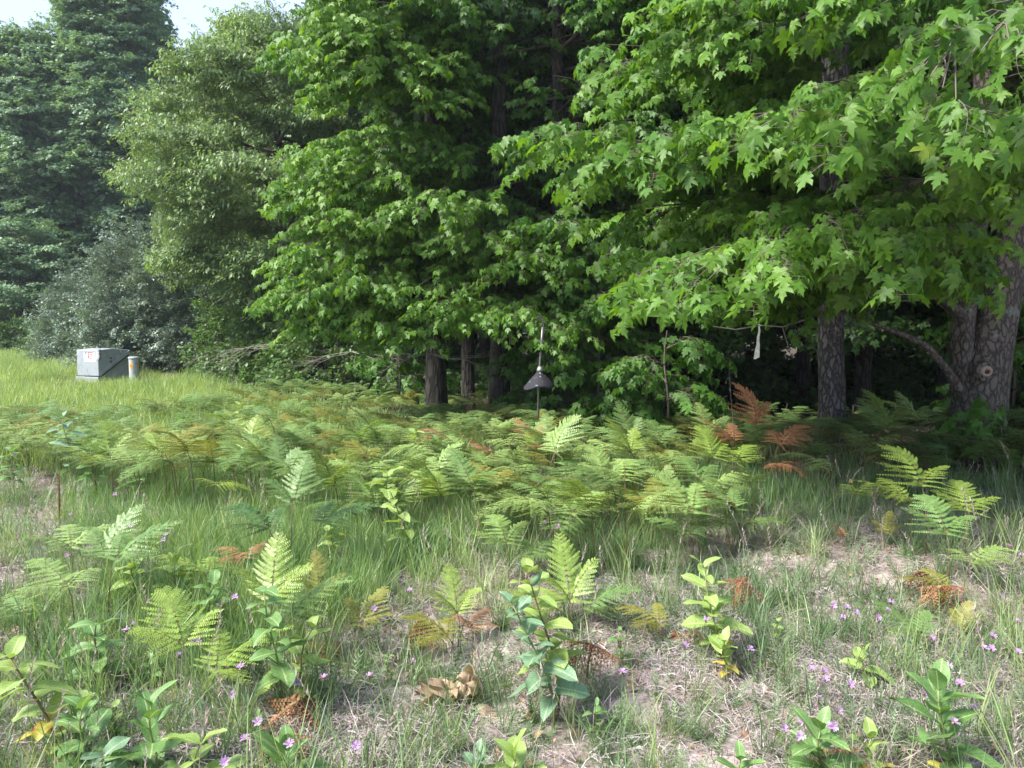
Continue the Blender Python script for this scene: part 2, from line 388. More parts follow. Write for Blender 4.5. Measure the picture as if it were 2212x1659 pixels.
def spray_mesh(name, lay, mats, leaves=True, shape=(LEAF_V, LEAF_F), rng=random, petioles=True):
    path, ms, pet = lay; b = Buf()
    b.tube(path, [0.004 - 0.0006 * i for i in range(len(path))], 4, 0.5, 1, cap=False)
    if petioles:
        for p, q in pet: b.tube([p, q], 0.0016, 3, 0.5, 1, cap=False)
    if leaves:
        for m in ms: b.add(shape[0], shape[1], m, a=rng.random(), m=0)
    return b.mesh(name, mats=mats)

rs = random.Random(3)
LAYS = [spray_layout(rs) for _ in range(6)]
def maple_group(name, mat): return gn_group(name, [proto(spray_mesh(name, l, [M[mat], M['twig']], rng=rs)) for l in LAYS])
G_MAPLE = maple_group('maple_spray', 'maple')
G_MAPLE_SHADED = maple_group('deep_maple_spray', 'maple_mid')
G_MAPLE_BR = maple_group('bright_maple_spray', 'maple_bright')
G_TWIG = gn_group('bare_spray', [proto(spray_mesh('bare_spray', l, [M['twig'], M['twig']], leaves=False)) for l in LAYS])
LEAF_ME = {k: new_mesh('maple_leaf', LEAF_V, LEAF_F, M[k]) for k in ('maple', 'maple_bright', 'maple_mid', 'maple_yellow')}
LEAF_ME2 = {}
for k in LEAF_ME:
    V2, F2 = maple_leaf(0.5, 0.7); LEAF_ME2[k] = new_mesh('maple_leaf', V2, F2, M[k])

SMALL = ([(0, 0, 0), (0.32, 0.45, -0.05), (0, 1, -0.12), (-0.32, 0.45, -0.05)], [(0, 1, 2), (0, 2, 3)])
LOBED = ([(0, 0.2, 0.0), (0.2, -0.05, 0), (0.55, 0.45, -0.1), (0.2, 0.5, 0), (0, 1, -0.15), (-0.2, 0.5, 0), (-0.55, 0.45, -0.1), (-0.2, -0.05, 0)], [(0, 1, 2), (0, 2, 3), (0, 3, 4), (0, 4, 5), (0, 5, 6), (0, 6, 7)])
NARROW = ([(0, 0, 0), (0.2, 0.4, -0.02), (0, 1, -0.12), (-0.2, 0.4, -0.02)], [(0, 1, 2), (0, 2, 3)])
def clump(rng, n, spread, leaf, shape, droop, flat=0.35, petl=True, up=0.0):
    """branching twig carrying many small leaves, for trees further off"""
    b = Buf(); L_ = spread
    tw = [bez((0, 0, 0), (L_ * 0.5, 0, 0.05), (L_, 0, -0.1 * L_), 4)]
    for i in range(5):
        s = rng.choice((-1, 1)); t = 0.15 + 0.16 * i; p = Vector((L_ * t, 0, 0.02))
        q = p + Vector((L_ * 0.45 * rng.uniform(0.5, 1), s * L_ * 0.5 * rng.uniform(0.4, 1), L_ * flat * rng.uniform(-0.6, 0.8)))
        tw.append([p, p.lerp(q, 0.5) + Vector((0, 0, 0.03)), q])
    for k, pth in enumerate(tw): b.tube(pth, [0.006, 0.003, 0.002, 0.002][:len(pth)], 3, 0.5, 1, cap=False)
    for i in range(n):
        pth = tw[i % len(tw)]; t = rng.random() * (len(pth) - 1.01); k = int(t); p = pth[k].lerp(pth[k + 1], t - k)
        a = rng.uniform(-2.2, 2.2); d = rng.uniform(*droop)
        tip = Vector((math.cos(a) * math.cos(d), math.sin(a) * math.cos(d), -math.sin(d)))
        nr = Vector((math.cos(a) * math.sin(d) + rng.uniform(-0.5, 0.5), math.sin(a) * math.sin(d) + rng.uniform(-0.5, 0.5), abs(math.cos(d)) + 0.1))
        q = p + Vector((rng.uniform(-1, 1), rng.uniform(-1, 1), rng.uniform(-0.7, 0.7))) * leaf * 0.7
        s_ = leaf * rng.uniform(0.6, 1.2)
        b.add(shape[0], shape[1], Matrix.Translation(q) @ frame(tip, nr) @ Matrix.Diagonal((s_, s_, s_, 1)), a=rng.random(), m=0)
    return b
def clump_group(name, mat, n, spread, leaf, shape, droop, flat=0.35, kinds=4):
    return gn_group(name, [proto(clump(rs, n, spread, leaf, shape, droop, flat).mesh(name, mats=[M[mat], M['twig']])) for _ in range(kinds)])
G_FAR = clump_group('far_clump', 'far', 70, 1.0, 0.13, LOBED, (0.0, 1.0), 0.15)
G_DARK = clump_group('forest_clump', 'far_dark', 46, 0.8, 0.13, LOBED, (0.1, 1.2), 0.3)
G_ASH = clump_group('narrow_clump', 'ash', 90, 0.75, 0.11, NARROW, (0.0, 1.2), 0.4)
G_OLIVE = clump_group('silver_clump', 'olive', 80, 0.55, 0.075, SMALL, (-0.8, 0.8), 0.6)
G_SHRUB = clump_group('shrub_clump', 'shrub', 60, 0.6, 0.10, SMALL, (-0.2, 1.1), 0.5)

# ------------------------------------------------------------------ boughs and trees
def bough(root, tip, width, n, rng, lift=0.25, sag=0.18, t0=0.2, thick=0.08, droop=(0.05, 0.5)):
    root, tip = Vector(root), Vector(tip); d = tip - root; ln = d.length
    mid = (root + tip) / 2 + Vector((0, 0, lift * ln * 0.5))
    t = t0 + (1 - t0) * rng.random(n) ** 0.8
    a = np.array(root); m = np.array(mid); c = np.array(tip)
    P = a[None] * ((1 - t) ** 2)[:, None] + m[None] * (2 * t * (1 - t))[:, None] + c[None] * (t * t)[:, None]
    h = np.array([d.x, d.y, 0]); hn = np.linalg.norm(h) + 1e-6; h /= hn; side = np.array([-h[1], h[0], 0])
    u = rng.uniform(-1, 1, n); sh = width * (0.25 + 0.75 * np.sin(math.pi * np.clip(t * 0.85 + 0.05, 0, 1)))
    P = P + side[None] * (u * sh)[:, None]
    P[:, 2] += -sag * u * u * width + rng.normal(0, thick, n)
    yaw = math.atan2(h[1], h[0]) + u * 0.9 + rng.normal(0, 0.25, n)
    pit = rng.uniform(*droop, n)
    Rt = np.stack([rng.normal(0, 0.18, n), pit, yaw], 1)
    S = rng.uniform(0.75, 1.15, n)
    # twig skeleton from the axis to some of the sprays
    sk = []
    for i in range(0, n, max(1, n // 9)):
        tt = max(0.05, t[i] - 0.22)
        q = root * (1 - tt) ** 2 + mid * (2 * tt * (1 - tt)) + tip * tt * tt
        sk.append([q, (q + Vector(P[i])) / 2 + Vector((0, 0, 0.04)), Vector(P[i])])
    return P, Rt, S, bez(root, mid, tip, 8), sk

def branch_obj(parent, path, sk, r0, mat, name='branch'):
    b = Buf(); n = len(path)
    b.tube(path, [r0 * (1 - 0.85 * i / (n - 1)) for i in range(n)], 7, 0.5, 0)
    for s in sk: b.tube(s, [r0 * 0.28, r0 * 0.2, 0.003], 4, 0.5, 0, cap=False)
    return link(name, b.mesh('branch', M[mat]), parent)

def trunk_mesh(path, radii, seg=20, sub=6, ridge=0.06, flare=0.0, seed=0):
    """smoothly interpolated trunk with irregular ridges"""
    P = [Vector(p) for p in path]; n = len(P); pts = []; rr = []
    for i in range(n - 1):
        p0, p1, p2, p3 = P[max(i - 1, 0)], P[i], P[i + 1], P[min(i + 2, n - 1)]
        for k in range(sub):
            t = k / sub
            pts.append(0.5 * ((2 * p1) + (p2 - p0) * t + (2 * p0 - 5 * p1 + 4 * p2 - p3) * t * t + (3 * p1 - p0 - 3 * p2 + p3) * t ** 3))
            rr.append(radii[i] * (1 - t) + radii[i + 1] * t)
    pts.append(P[-1]); rr.append(radii[-1])
    b = Buf(); b.tube(pts, rr, seg)
    rg = random.Random(seed); ph = [rg.uniform(0, 6.28) for _ in range(6)]
    V = []
    for j in range(len(pts)):
        for k in range(seg):
            v = Vector(b.V[j * seg + k]); c = pts[j]; an = 2 * math.pi * k / seg; z = c.z
            f = 1 + ridge * (math.sin(3 * an + ph[0] + z * 0.8) + 0.6 * math.sin(5 * an + ph[1] - z * 1.3) + 0.5 * math.sin(2 * an + ph[2] + z * 2.1) + 0.5 * math.sin(9 * an + ph[3] + 3 * math.sin(z * 2))) 
            if flare and j < 10: f += flare * math.exp(-(z - pts[0].z) * 3.2) * (1 + 0.5 * math.sin(4 * an + ph[4]))
            V.append(c + (v - c) * f)
    b.V[:len(V)] = [tuple(v) for v in V]
    return b

def put_trunk(parent, path, radii, mat, seed=0, name='trunk', flare=0.5, seg=20, **k):
    b = trunk_mesh(path, radii, seg=seg, flare=flare, seed=seed, **k)
    return link(name, b.mesh(name, M[mat]), parent)

# ================================================================== THE SETTING
# ground
def ground():
    xs = np.concatenate([np.linspace(-200, -30, 12)[:-1], np.linspace(-30, -7, 36)[:-1], np.linspace(-7, 8, 150), np.linspace(8, 30, 36)[1:], np.linspace(30, 200, 12)[1:]])
    ys = np.concatenate([np.linspace(-100, -8, 12)[:-1], np.linspace(-8, 1.5, 20)[:-1], np.linspace(1.5, 14, 130), np.linspace(14, 60, 50)[1:], np.linspace(60, 220, 12)[1:]])
    X, Y = np.meshgrid(xs, ys); Z = gz(X, Y) * np.clip(1.4 - np.hypot(X, Y) / 90, 0, 1)
    near = (np.hypot(X, Y - 3) < 14)
    Z = Z + near * RNG.normal(0, 0.008, X.shape)
    V = np.stack([X.ravel(), Y.ravel(), Z.ravel()], 1); nx, ny = len(xs), len(ys)
    i = np.arange((ny - 1) * nx).reshape(ny - 1, nx)[:, :-1].ravel()
    Fc = np.stack([i, i + 1, i + nx + 1, i + nx], 1)
    m, nt, o = mat_base('sandy_soil_and_litter'); L = nt.links.new
    tc = N(nt, 'ShaderNodeTexCoord')
    def noise(s, d=6, r=0.6):
        n = N(nt, 'ShaderNodeTexNoise'); n.inputs['Scale'].default_value = s; n.inputs['Detail'].default_value = d; n.inputs['Roughness'].default_value = r
        L(tc.outputs['Object'], n.inputs['Vector']); return n
    def ramp(src, a, b_, c0, c1):
        r = N(nt, 'ShaderNodeValToRGB'); r.color_ramp.elements[0].position = a; r.color_ramp.elements[1].position = b_
        r.color_ramp.elements[0].color = (*c0, 1); r.color_ramp.elements[1].color = (*c1, 1); L(src, r.inputs[0]); return r
    n1 = noise(1.3); n2 = noise(38, 8, 0.7); n3 = noise(7, 6, 0.65)
    r1 = ramp(n2.outputs['Fac'], 0.32, 0.68, (0.09, 0.065, 0.06), (0.42, 0.345, 0.33))
    r2 = ramp(n2.outputs['Fac'], 0.30, 0.70, (0.24, 0.19, 0.18), (0.52, 0.44, 0.42))
    r3 = ramp(n3.outputs['Fac'], 0.42, 0.58, (0, 0, 0), (1, 1, 1))
    mx = N(nt, 'ShaderNodeMix', data_type='RGBA'); L(r3.outputs[0], mx.inputs['Factor']); L(r1.outputs[0], mx.inputs['A']); L(r2.outputs[0], mx.inputs['B'])
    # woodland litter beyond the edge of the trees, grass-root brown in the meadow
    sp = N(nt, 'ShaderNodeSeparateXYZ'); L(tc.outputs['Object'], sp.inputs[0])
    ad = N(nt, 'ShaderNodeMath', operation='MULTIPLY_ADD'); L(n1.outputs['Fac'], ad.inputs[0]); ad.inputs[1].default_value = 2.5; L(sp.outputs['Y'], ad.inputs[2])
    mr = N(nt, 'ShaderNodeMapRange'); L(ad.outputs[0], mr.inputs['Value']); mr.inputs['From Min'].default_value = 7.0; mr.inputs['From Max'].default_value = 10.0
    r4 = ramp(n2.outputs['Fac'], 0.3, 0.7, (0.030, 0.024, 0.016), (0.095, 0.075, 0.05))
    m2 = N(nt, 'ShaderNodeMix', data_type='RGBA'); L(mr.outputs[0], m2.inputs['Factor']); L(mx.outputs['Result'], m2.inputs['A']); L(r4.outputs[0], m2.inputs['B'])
    b = N(nt, 'ShaderNodeBump'); b.inputs['Strength'].default_value = 0.7; b.inputs['Distance'].default_value = 0.02; L(n2.outputs['Fac'], b.inputs['Height'])
    p = N(nt, 'ShaderNodeBsdfPrincipled'); p.inputs['Roughness'].default_value = 0.95; p.inputs['Specular IOR Level'].default_value = 0.15
    L(m2.outputs['Result'], p.inputs['Base Color']); L(b.outputs[0], p.inputs['Normal']); L(p.outputs[0], o.inputs['Surface'])
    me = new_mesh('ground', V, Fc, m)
    link('ground', me, kind='structure', label='sandy ground with dry litter running into the woods')
ground()

def in_view(P, margin=1.5, zmax=None):
    """points the camera could nearly see: inside the frame plus a margin"""
    x, y = P[:, 0], P[:, 1]
    return (np.abs(x) < y * (1106 / F_PX) + margin) & (y > 0.8)

# ================================================================== TREES
def seen_at_np(W):
    yy = np.maximum(W[:, 1], .5); return CX + F_PX * W[:, 0] / yy, CY - F_PX * ((W[:, 2] - 1.6) / yy + math.tan(PITCH))
OPENINGS = [(2085, 2400, 445, 900, 7.9), (1880, 2080, 85, 215, 7.6), (1740, 1850, 70, 190, 8.9), (2060, 2170, -40, 60, 7.9), (1930, 2075, 330, 450, 7.4), (1030, 1110, -200, 440, 11.9), (1165, 1235, -200, 400, 11.7), (1110, 1165, -100, 120, 12.5),
            (1360, 1520, 400, 480, 7.5), (1760, 1840, 620, 900, 8.9), (900, 1120, 735, 900, 11.3), (600, 740, 425, 470, 10.6), (1250, 1400, 640, 760, 9.6)]
def leaves_for(tree, Pl, Rl, Sl, grp, leafkey, n_single=300, name='foliage'):
    """sprays nearest the camera and in the frame get single leaf objects; the others stay one foliage part"""
    P = np.concatenate(Pl); Rt = np.concatenate(Rl); S = np.concatenate(Sl)
    # openings between the boughs where stems and the dark inside of the wood show
    W = P + np.array(tree.location); u, v = seen_at_np(W); keep = np.ones(len(P), bool)
    for (u0, u1, v0, v1, ym) in OPENINGS:
        keep &= ~((u > u0) & (u < u1) & (v > v0) & (v < v1) & (W[:, 1] < ym) & (RNG.random(len(P)) < .82))
    P, Rt, S = P[keep], Rt[keep], S[keep]
    I = RNG.integers(0, grp[1], len(P))
    if n_single:
        loc = np.array(tree.location)
        W = P + loc
        yy = np.maximum(W[:, 1], 0.5); px = CX + F_PX * W[:, 0] / yy
        py = CY - F_PX * (W[:, 2] - 1.6 + yy * math.tan(PITCH)) / yy
        ok = (px > 20) & (px < 2190) & (py > 15) & (py < 1000)
        key = np.where(ok, yy, 1e6); order = np.argsort(key)
        sel = []; cnt = 0
        for i in order:
            nl = len(LAYS[I[i]][1])
            if key[i] > 1e5 or cnt + nl > n_single: break
            sel.append(i); cnt += nl
        for i in sel:
            Mx = Matrix.Translation(P[i]) @ Euler(tuple(Rt[i])).to_matrix().to_4x4() @ Matrix.Diagonal((S[i], S[i], S[i], 1))
            for lm in LAYS[I[i]][1]:
                q = random.random()
                me = (LEAF_ME if q < 0.6 else LEAF_ME2)[leafkey]
                o = bpy.data.objects.new('leaf', me); C.objects.link(o); o.parent = tree
                o.matrix_local = Mx @ lm
        if sel:
            s = np.array(sel); scatter('twig', G_TWIG, P[s], Rt[s], S[s], I[s], tree, kind='stuff')
            keep = np.ones(len(P), bool); keep[s] = False
            P, Rt, S, I = P[keep], Rt[keep], S[keep], I[keep]
    scatter(name, grp, P, Rt, S, I, tree, kind='stuff')

def put_boughs(tree, specs, rng, mat='twig', r0=0.03, dens=1.0, branch=True):
    """specs: (root, tip, width, n, kw) in world space -> lists in the tree's space"""
    loc = Vector(tree.location); Pl, Rl, Sl = [], [], []
    for s in specs:
        root, tip, wd, n = s[:4]; kw = s[4] if len(s) > 4 else {}
        P, Rt, S, path, sk = bough(Vector(root) - loc, Vector(tip) - loc, wd, max(4, int(n * dens)), rng, **kw)
        Pl.append(P); Rl.append(Rt); Sl.append(S)
        if branch: branch_obj(tree, path, sk, r0, mat)
    return Pl, Rl, Sl

def seen_at(p): return CX + F_PX * p.x / max(p.y, .5), CY - F_PX * ((p.z - 1.6) / max(p.y, .5) + math.tan(PITCH))
def open_trunks(p):
    """the stems between the maples stand in the open: no boughs grow across them on this side"""
    u, v = seen_at(p); return u > 640 and not (p.y < 12.2 and 930 < u < 1310 and v < 500)
def whorls(base, trunk_at, z0, z1, step, length, rng, width=0.45, n=26, face=None, kw={}, keep=None):
    """ring after ring of boughs round a trunk"""
    out = []; z = z0; a = rng.uniform(0, 6.28)
    while z < z1:
        a += 2.4 + rng.uniform(-0.3, 0.3)
        if face is not None and rng.random() < 0.55: a = face + rng.uniform(-1.1, 1.1)
        f = (z - z0) / (z1 - z0); ln = length * (1.0 - 0.75 * f ** 1.6) * rng.uniform(0.7, 1.15)
        root = trunk_at(z); tip = root + Vector((math.cos(a) * ln, math.sin(a) * ln, ln * rng.uniform(-0.12, 0.30)))
        if keep is None or keep(tip): out.append((root, tip, width * ln, int(n * ln * ln / 4) + 4, dict(kw)))
        z += step * rng.uniform(0.7, 1.3)
    return out

tr_rng = np.random.default_rng(5)

# ---- forked maple at the right edge
def forked_maple():
    bp = Vector((5.02, 8.0, 0)); bp.z = float(gz(5.02, 8.0))
    t = empty('maple_tree', bp, label='forked maple with a pale ring shaped knot on its leaning trunk at the right edge', cat='tree')
    W = lambda px, py, Y: at(px, py, Y) - bp
    put_trunk(t, [(0, 0, -0.1), W(2112, 900, 8.0), W(2128, 800, 8.0), W(2152, 680, 8.0), W(2180, 540, 8.05), W(2212, 400, 8.1), W(2255, 180, 8.2), W(2300, -150, 8.3), W(2340, -900, 8.6)],
              [0.30, 0.265, 0.240, 0.200, 0.185, 0.175, 0.165, 0.14, 0.05], 'bark', 1, seg=28, flare=0.35, ridge=0.035)
    put_trunk(t, [W(2098, 905, 8.05), W(2078, 800, 8.0), W(2084, 680, 7.95), W(2102, 540, 8.0), W(2120, 380, 8.05), W(2128, 150, 8.1), W(2130, -200, 8.2), W(2120, -900, 8.5)],
              [0.15, 0.115, 0.105, 0.10, 0.105, 0.11, 0.10, 0.04], 'bark', 2, 'side_trunk', 0, 18)
    put_trunk(t, [W(2090, 860, 7.95), W(2064, 828, 7.9), W(2035, 787, 7.8), W(1995, 745, 7.7), W(1930, 715, 7.6), W(1870, 695, 7.6), W(1800, 668, 7.6)],
              [0.085, 0.052, 0.040, 0.032, 0.025, 0.019, 0.011], 'bark', 3, 'low_branch', 0, 10, ridge=0.05)
    put_trunk(t, [W(2095, 700, 7.95), W(2060, 665, 7.8), W(2030, 640, 7.6), W(1990, 600, 7.2)], [0.07, 0.05, 0.035, 0.015], 'bark', 4, 'low_branch', 0, 8)
    # knot: swollen collar of a pruned limb with its dark hollow
    kc = W(2131, 803, 7.745); b = Buf(); ring = []
    for i in range(17):
        a = 2 * math.pi * i / 16; ring.append(kc + Vector((math.cos(a) * 0.047, 0.0, math.sin(a) * 0.040)))
    b.tube(ring, [0.020 + 0.006 * math.sin(2 * math.pi * i / 16 - 0.6) for i in range(17)], 8, cap=False)
    b2 = Buf(); b2.tube([kc + Vector((math.cos(a) * .082, .035, math.sin(a) * .075)) for a in [6.2832 * i / 20 for i in range(21)]], [.034 + .010 * math.sin(i * 1.9) for i in range(21)], 8, cap=False)
    link('knot_swelling', b2.mesh('knot_swelling', M['bark']), t)
    kn = link('knot', b.mesh('knot', paint_mat('knot_callus_tan', (0.30, 0.22, 0.165), 0.85, dirt=(0.18, 0.125, 0.095), bump=0.3)), t, label='pale tan ring shaped knot')
    b = Buf(); b.V = [tuple(kc + Vector((math.cos(a) * 0.045, 0.004, math.sin(a) * 0.038))) for a in [6.2832 * i / 16 for i in range(16)]] + [tuple(kc + Vector((0, 0.03, 0)))]
    b.F = [(i, (i + 1) % 16, 16) for i in range(16)]; b.U = [(0, 0)] * 17; b.A = [0.5] * 17; b.M = [0] * 16
    link('hollow', b.mesh('hollow', M['bark_dark']), kn)
    for (px, py, rr) in ((2103, 603, .035), (2112, 627, .045), (2062, 760, .03), (2090, 735, .05), (2120, 610, .03)):
        pass
    rng = tr_rng; S = []
    A = lambda px, py, Y: at(px, py, Y)
    stem = lambda z: bp + Vector((0.02 + 0.02 * z, 0.0, z))
    S += [  # root, tip, half-width, sprays
        (A(2060, 250, 7.6), A(1650, 290, 4.3), 0.50, 30, dict(lift=0.25, droop=(0.1, 0.6))),
        (A(2110, 330, 7.0), A(2060, 300, 4.2), 0.55, 24, dict(lift=0.25, droop=(0.1, 0.6))),
        (A(2060, 330, 6.8), A(1850, 285, 4.2), 0.55, 26, dict(lift=0.3, droop=(0.1, 0.6))),
        (A(2150, 80, 7.0), A(2010, 165, 3.7), 0.28, 12, dict(lift=0.15, droop=(0.3, 0.9))),
        (A(2260, 60, 6.0), A(2120, 110, 3.7), 0.28, 12, dict(lift=0.2, droop=(0.2, 0.8))),
        (A(2250, 330, 7.0), A(2150, 385, 4.6), 0.30, 14, dict(lift=0.2)),
        (A(2290, 360, 6.0), A(2215, 395, 4.4), 0.24, 9, dict(lift=0.2)),
        (A(2110, 570, 7.8), A(1880, 590, 5.6), 0.50, 30, dict(lift=0.12)),
        (A(2095, 540, 7.8), A(2030, 575, 5.9), 0.28, 12, dict(lift=0.12)),
        (A(2100, 520, 7.8), A(1800, 540, 4.9), 0.65, 48, dict(lift=0.22)),
        (A(2090, 500, 7.8), A(1620, 565, 4.7), 0.65, 52, dict(lift=0.28)),
        (A(1990, 530, 7.0), A(1450, 615, 4.9), 0.52, 44, dict(lift=0.30)),
        (A(2100, 420, 7.6), A(1900, 430, 6.0), 0.60, 26, dict()),
        (A(2110, 80, 7.8), A(1900, 10, 5.0), 0.4, 18, dict()),
        (A(2150, -100, 7.8), A(2020, -60, 4.8), 0.5, 20, dict()),
    ]
    Wh = whorls(bp, stem, 4.2, 12.0, 0.30, 3.6, rng, 0.42, 26, keep=lambda p: not (p.y < 7.9 and 1840 < seen_at(p)[0] < 2330))
    Pl, Rl, Sl = put_boughs(t, S, rng, 'twig', 0.022, 1.25)
    P2, R2, S2 = put_boughs(t, Wh, rng, 'twig', 0.035, branch=True)
    leaves_for(t, Pl, Rl, [q * 0.95 for q in Sl], G_MAPLE, 'maple')
    leaves_for(t, P2, R2, S2, G_MAPLE_SHADED, 'maple_mid', 0, 'inner_foliage')
    # a few leaves turned yellow
    for (px, py, Y, s) in ((2000, 325, 4.15, .11), (1860, 320, 4.2, .09), (1780, 250, 4.3, .08), (2165, 612, 5.7, .10), (2135, 616, 5.7, .07)):
        o = bpy.data.objects.new('leaf', LEAF_ME['maple_yellow']); C.objects.link(o); o.parent = t
        o.matrix_local = Matrix.Translation(at(px, py - 12, Y) - bp) @ frame((-0.25, -0.3, -0.9), (0.1, -0.9, 0.5)) @ Matrix.Diagonal((s, s, s, 1))
        o['label'] = 'yellowing leaf'
forked_maple()

# ---- straight scaly-barked maple
def straight_maple():
    x, y = 3.88, 9.0; bp = Vector((x, y, float(gz(x, y))))
    t = empty('maple_tree', bp, label='straight maple with scaly lilac grey bark standing left of the forked maple', cat='tree')
    W = lambda px, py, Y: at(px, py, Y) - bp
    put_trunk(t, [(0, 0, -0.1), W(1797, 880, 9), W(1795, 750, 9), W(1795, 600, 9), W(1800, 400, 9), W(1803, 200, 9), W(1806, 0, 9), W(1815, -500, 9), W(1815, -1200, 9.2)],
              [0.17, 0.152, 0.148, 0.145, 0.15, 0.155, 0.15, 0.11, 0.03], 'bark_scaly', 5, seg=26, flare=0.35, ridge=0.03)
    A = lambda px, py, Y: at(px, py, Y); rng = tr_rng
    S = [
        (A(1790, 420, 9), A(1170, 280, 6.0), 0.62, 60, dict(lift=0.10, droop=(0.1, 0.6))),
        (A(1790, 380, 9), A(1330, 330, 5.7), 0.75, 60, dict(lift=0.15)),
        (A(1790, 330, 9), A(1520, 300, 5.4), 0.75, 55, dict(lift=0.2)),
        (A(1780, 200, 9), A(1330, 140, 6.3), 0.45, 44, dict(lift=0.2, droop=(0.2, 0.7))),
        (A(1780, 150, 9), A(1500, 100, 5.8), 0.6, 55, dict(lift=0.2)),
        (A(1780, 100, 9), A(1560, 20, 5.6), 0.75, 50, dict(lift=0.2)),
        (A(1790, 60, 9), A(1480, 0, 6.2), 0.6, 45, dict(lift=0.2)),
        (A(1800, 40, 9), A(1650, -80, 6.0), 0.8, 50, dict(lift=0.2)),
        (A(1790, 560, 9), A(1400, 560, 6.3), 0.70, 50, dict(lift=0.12)),
        (A(1790, 520, 9), A(1550, 470, 6.2), 0.70, 40, dict(lift=0.15)),
        (A(1790, 470, 9), A(1330, 450, 7.0), 0.60, 42, dict(lift=0.10)),
        (A(1790, 500, 9), A(1700, 430, 6.4), 0.70, 36, dict(lift=0.2)),
        (A(1790, 600, 9), A(1640, 650, 6.8), 0.60, 30, dict(lift=0.1)),
        (A(1800, 250, 9), A(1700, 180, 6.6), 0.60, 30, dict(lift=0.1)),
    ]
    Wh = whorls(bp, lambda z: bp + Vector((0, 0, z)), 3.0, 13.0, 0.28, 3.4, rng, 0.42, 26, keep=lambda p: seen_at(p)[0] > 1400 and not (p.y < 9 and 1700 < seen_at(p)[0] < 2060 and seen_at(p)[1] < 300))
    Pl, Rl, Sl = put_boughs(t, S, rng, 'twig', 0.022, 1.5)
    P2, R2, S2 = put_boughs(t, Wh, rng, 'twig', 0.035, 1.25)
    leaves_for(t, Pl, Rl, [q * .80 for q in Sl], G_MAPLE, 'maple')
    leaves_for(t, P2, R2, [q * .85 for q in S2], G_MAPLE_SHADED, 'maple_mid', 0, 'inner_foliage')
straight_maple()

# ---- maples in the middle
def mid_maple(label, px, Y, r, specs, z0, z1, length, lean=(0, 0), mat='bark_dark', n_single=300, grp=None, key='maple_bright', face=-1.6, step=0.26):
    x = (px - CX) / F_PX * Y; bp = Vector((x, Y, float(gz(x, Y))))
    t = empty('maple_tree', bp, label=label, cat='tree', group='maples in the middle of the tree line')
    ax = lambda z: Vector((lean[0] * z, lean[1] * z, z))
    put_trunk(t, [ax(-0.1), ax(1.0), ax(2.2), ax(4), ax(6), ax(8.5), ax(12)], [r * 1.1, r, r * .93, r * .85, r * .7, r * .5, r * .15], mat, int(px), seg=16)
    S = [(at(*a), at(*b), w_, n, dict(lift=0.15)) for (a, b, w_, n) in specs]
    Pl, Rl, Sl = put_boughs(t, S, tr_rng, 'twig', 0.022, 1.7)
    Wh = whorls(bp, lambda z: bp + ax(z), z0, z1, step, length, tr_rng, 0.42, 26, face=face, keep=open_trunks)
    P2, R2, S2 = put_boughs(t, Wh, tr_rng, 'twig', 0.03, 1.4)
    if Pl: leaves_for(t, Pl, Rl, [q * .70 for q in Sl], grp or G_MAPLE_BR, key, n_single)
    leaves_for(t, P2, R2, [q * .75 for q in S2], G_MAPLE_SHADED, 'maple_mid', 0, 'inner_foliage')
    return t

mid_maple('tall maple with a slender dark trunk between the thick trunk and the baffle pole', 1080, 12.0, 0.15, [
    ((1080, 640, 12), (960, 670, 8.6), 0.7, 55), ((1080, 640, 12), (1120, 690, 8.4), 0.8, 60), ((1090, 640, 12), (1260, 715, 8.8), 0.5, 36),
    ((1080, 560, 12), (900, 620, 8.8), 0.7, 50), ((1080, 520, 12), (1120, 560, 8.9), 0.7, 50), ((1080, 450, 12), (900, 440, 8.8), 0.7, 55),
    ((1080, 500, 12), (1010, 500, 9.0), 0.6, 44), ((1080, 400, 12), (860, 520, 9.4), 0.6, 46), ((1080, 330, 12), (930, 350, 9.6), 0.55, 30),
    ((1080, 520, 12), (1280, 600, 9.4), 0.6, 40), ((1080, 470, 12), (1230, 500, 9.4), 0.6, 36),
    ], 2.4, 12, 3.2, (0.0, 0), grp=G_MAPLE)
mid_maple('thick dark trunked maple just behind the grey dead twigs', 943, 11.5, 0.15, [
    ((930, 560, 11.5), (620, 640, 8.8), 0.7, 60), ((930, 600, 11.5), (670, 690, 9.3), 0.7, 50), ((930, 500, 11.5), (650, 560, 9.0), 0.7, 64),
    ((930, 420, 11.5), (640, 400, 9.2), 0.75, 60), ((930, 400, 11.5), (690, 330, 9.2), 0.75, 54), ((930, 300, 11.5), (760, 300, 9.4), 0.75, 46),
    ((930, 620, 11.5), (760, 690, 8.9), 0.75, 56), ((930, 580, 11.5), (740, 600, 8.8), 0.75, 54), ((930, 480, 11.5), (700, 470, 8.9), 0.8, 60),
    ((930, 640, 11.5), (880, 720, 9.0), 0.6, 40), ((930, 380, 11.5), (780, 390, 9.2), 0.7, 46),
    ((925, 200, 11.5), (680, 30, 9.2), 0.8, 56), ((925, 150, 11.5), (720, 80, 9.2), 0.8, 56), ((925, 200, 11.5), (720, 190, 9.6), 0.8, 46),
    ((925, 100, 11.5), (840, 150, 9.2), 0.8, 50), ((925, 50, 11.5), (780, -40, 9.2), 0.8, 46), ((925, 130, 11.5), (900, 220, 9.5), 0.7, 40),
    ], 2.6, 12, 3.4, (-0.01, 0))
mid_maple('slim maple with pale grey lower trunk between the two dark trunks', 1011, 13.0, 0.11, [
    ((1020, 60, 13), (900, 20, 10.0), 0.8, 46), ((1020, 100, 13), (960, 60, 10.2), 0.6, 36), ((1020, 160, 13), (960, 180, 10.4), 0.8, 40)], 3.0, 12, 2.6, n_single=120, grp=G_MAPLE, key='maple')
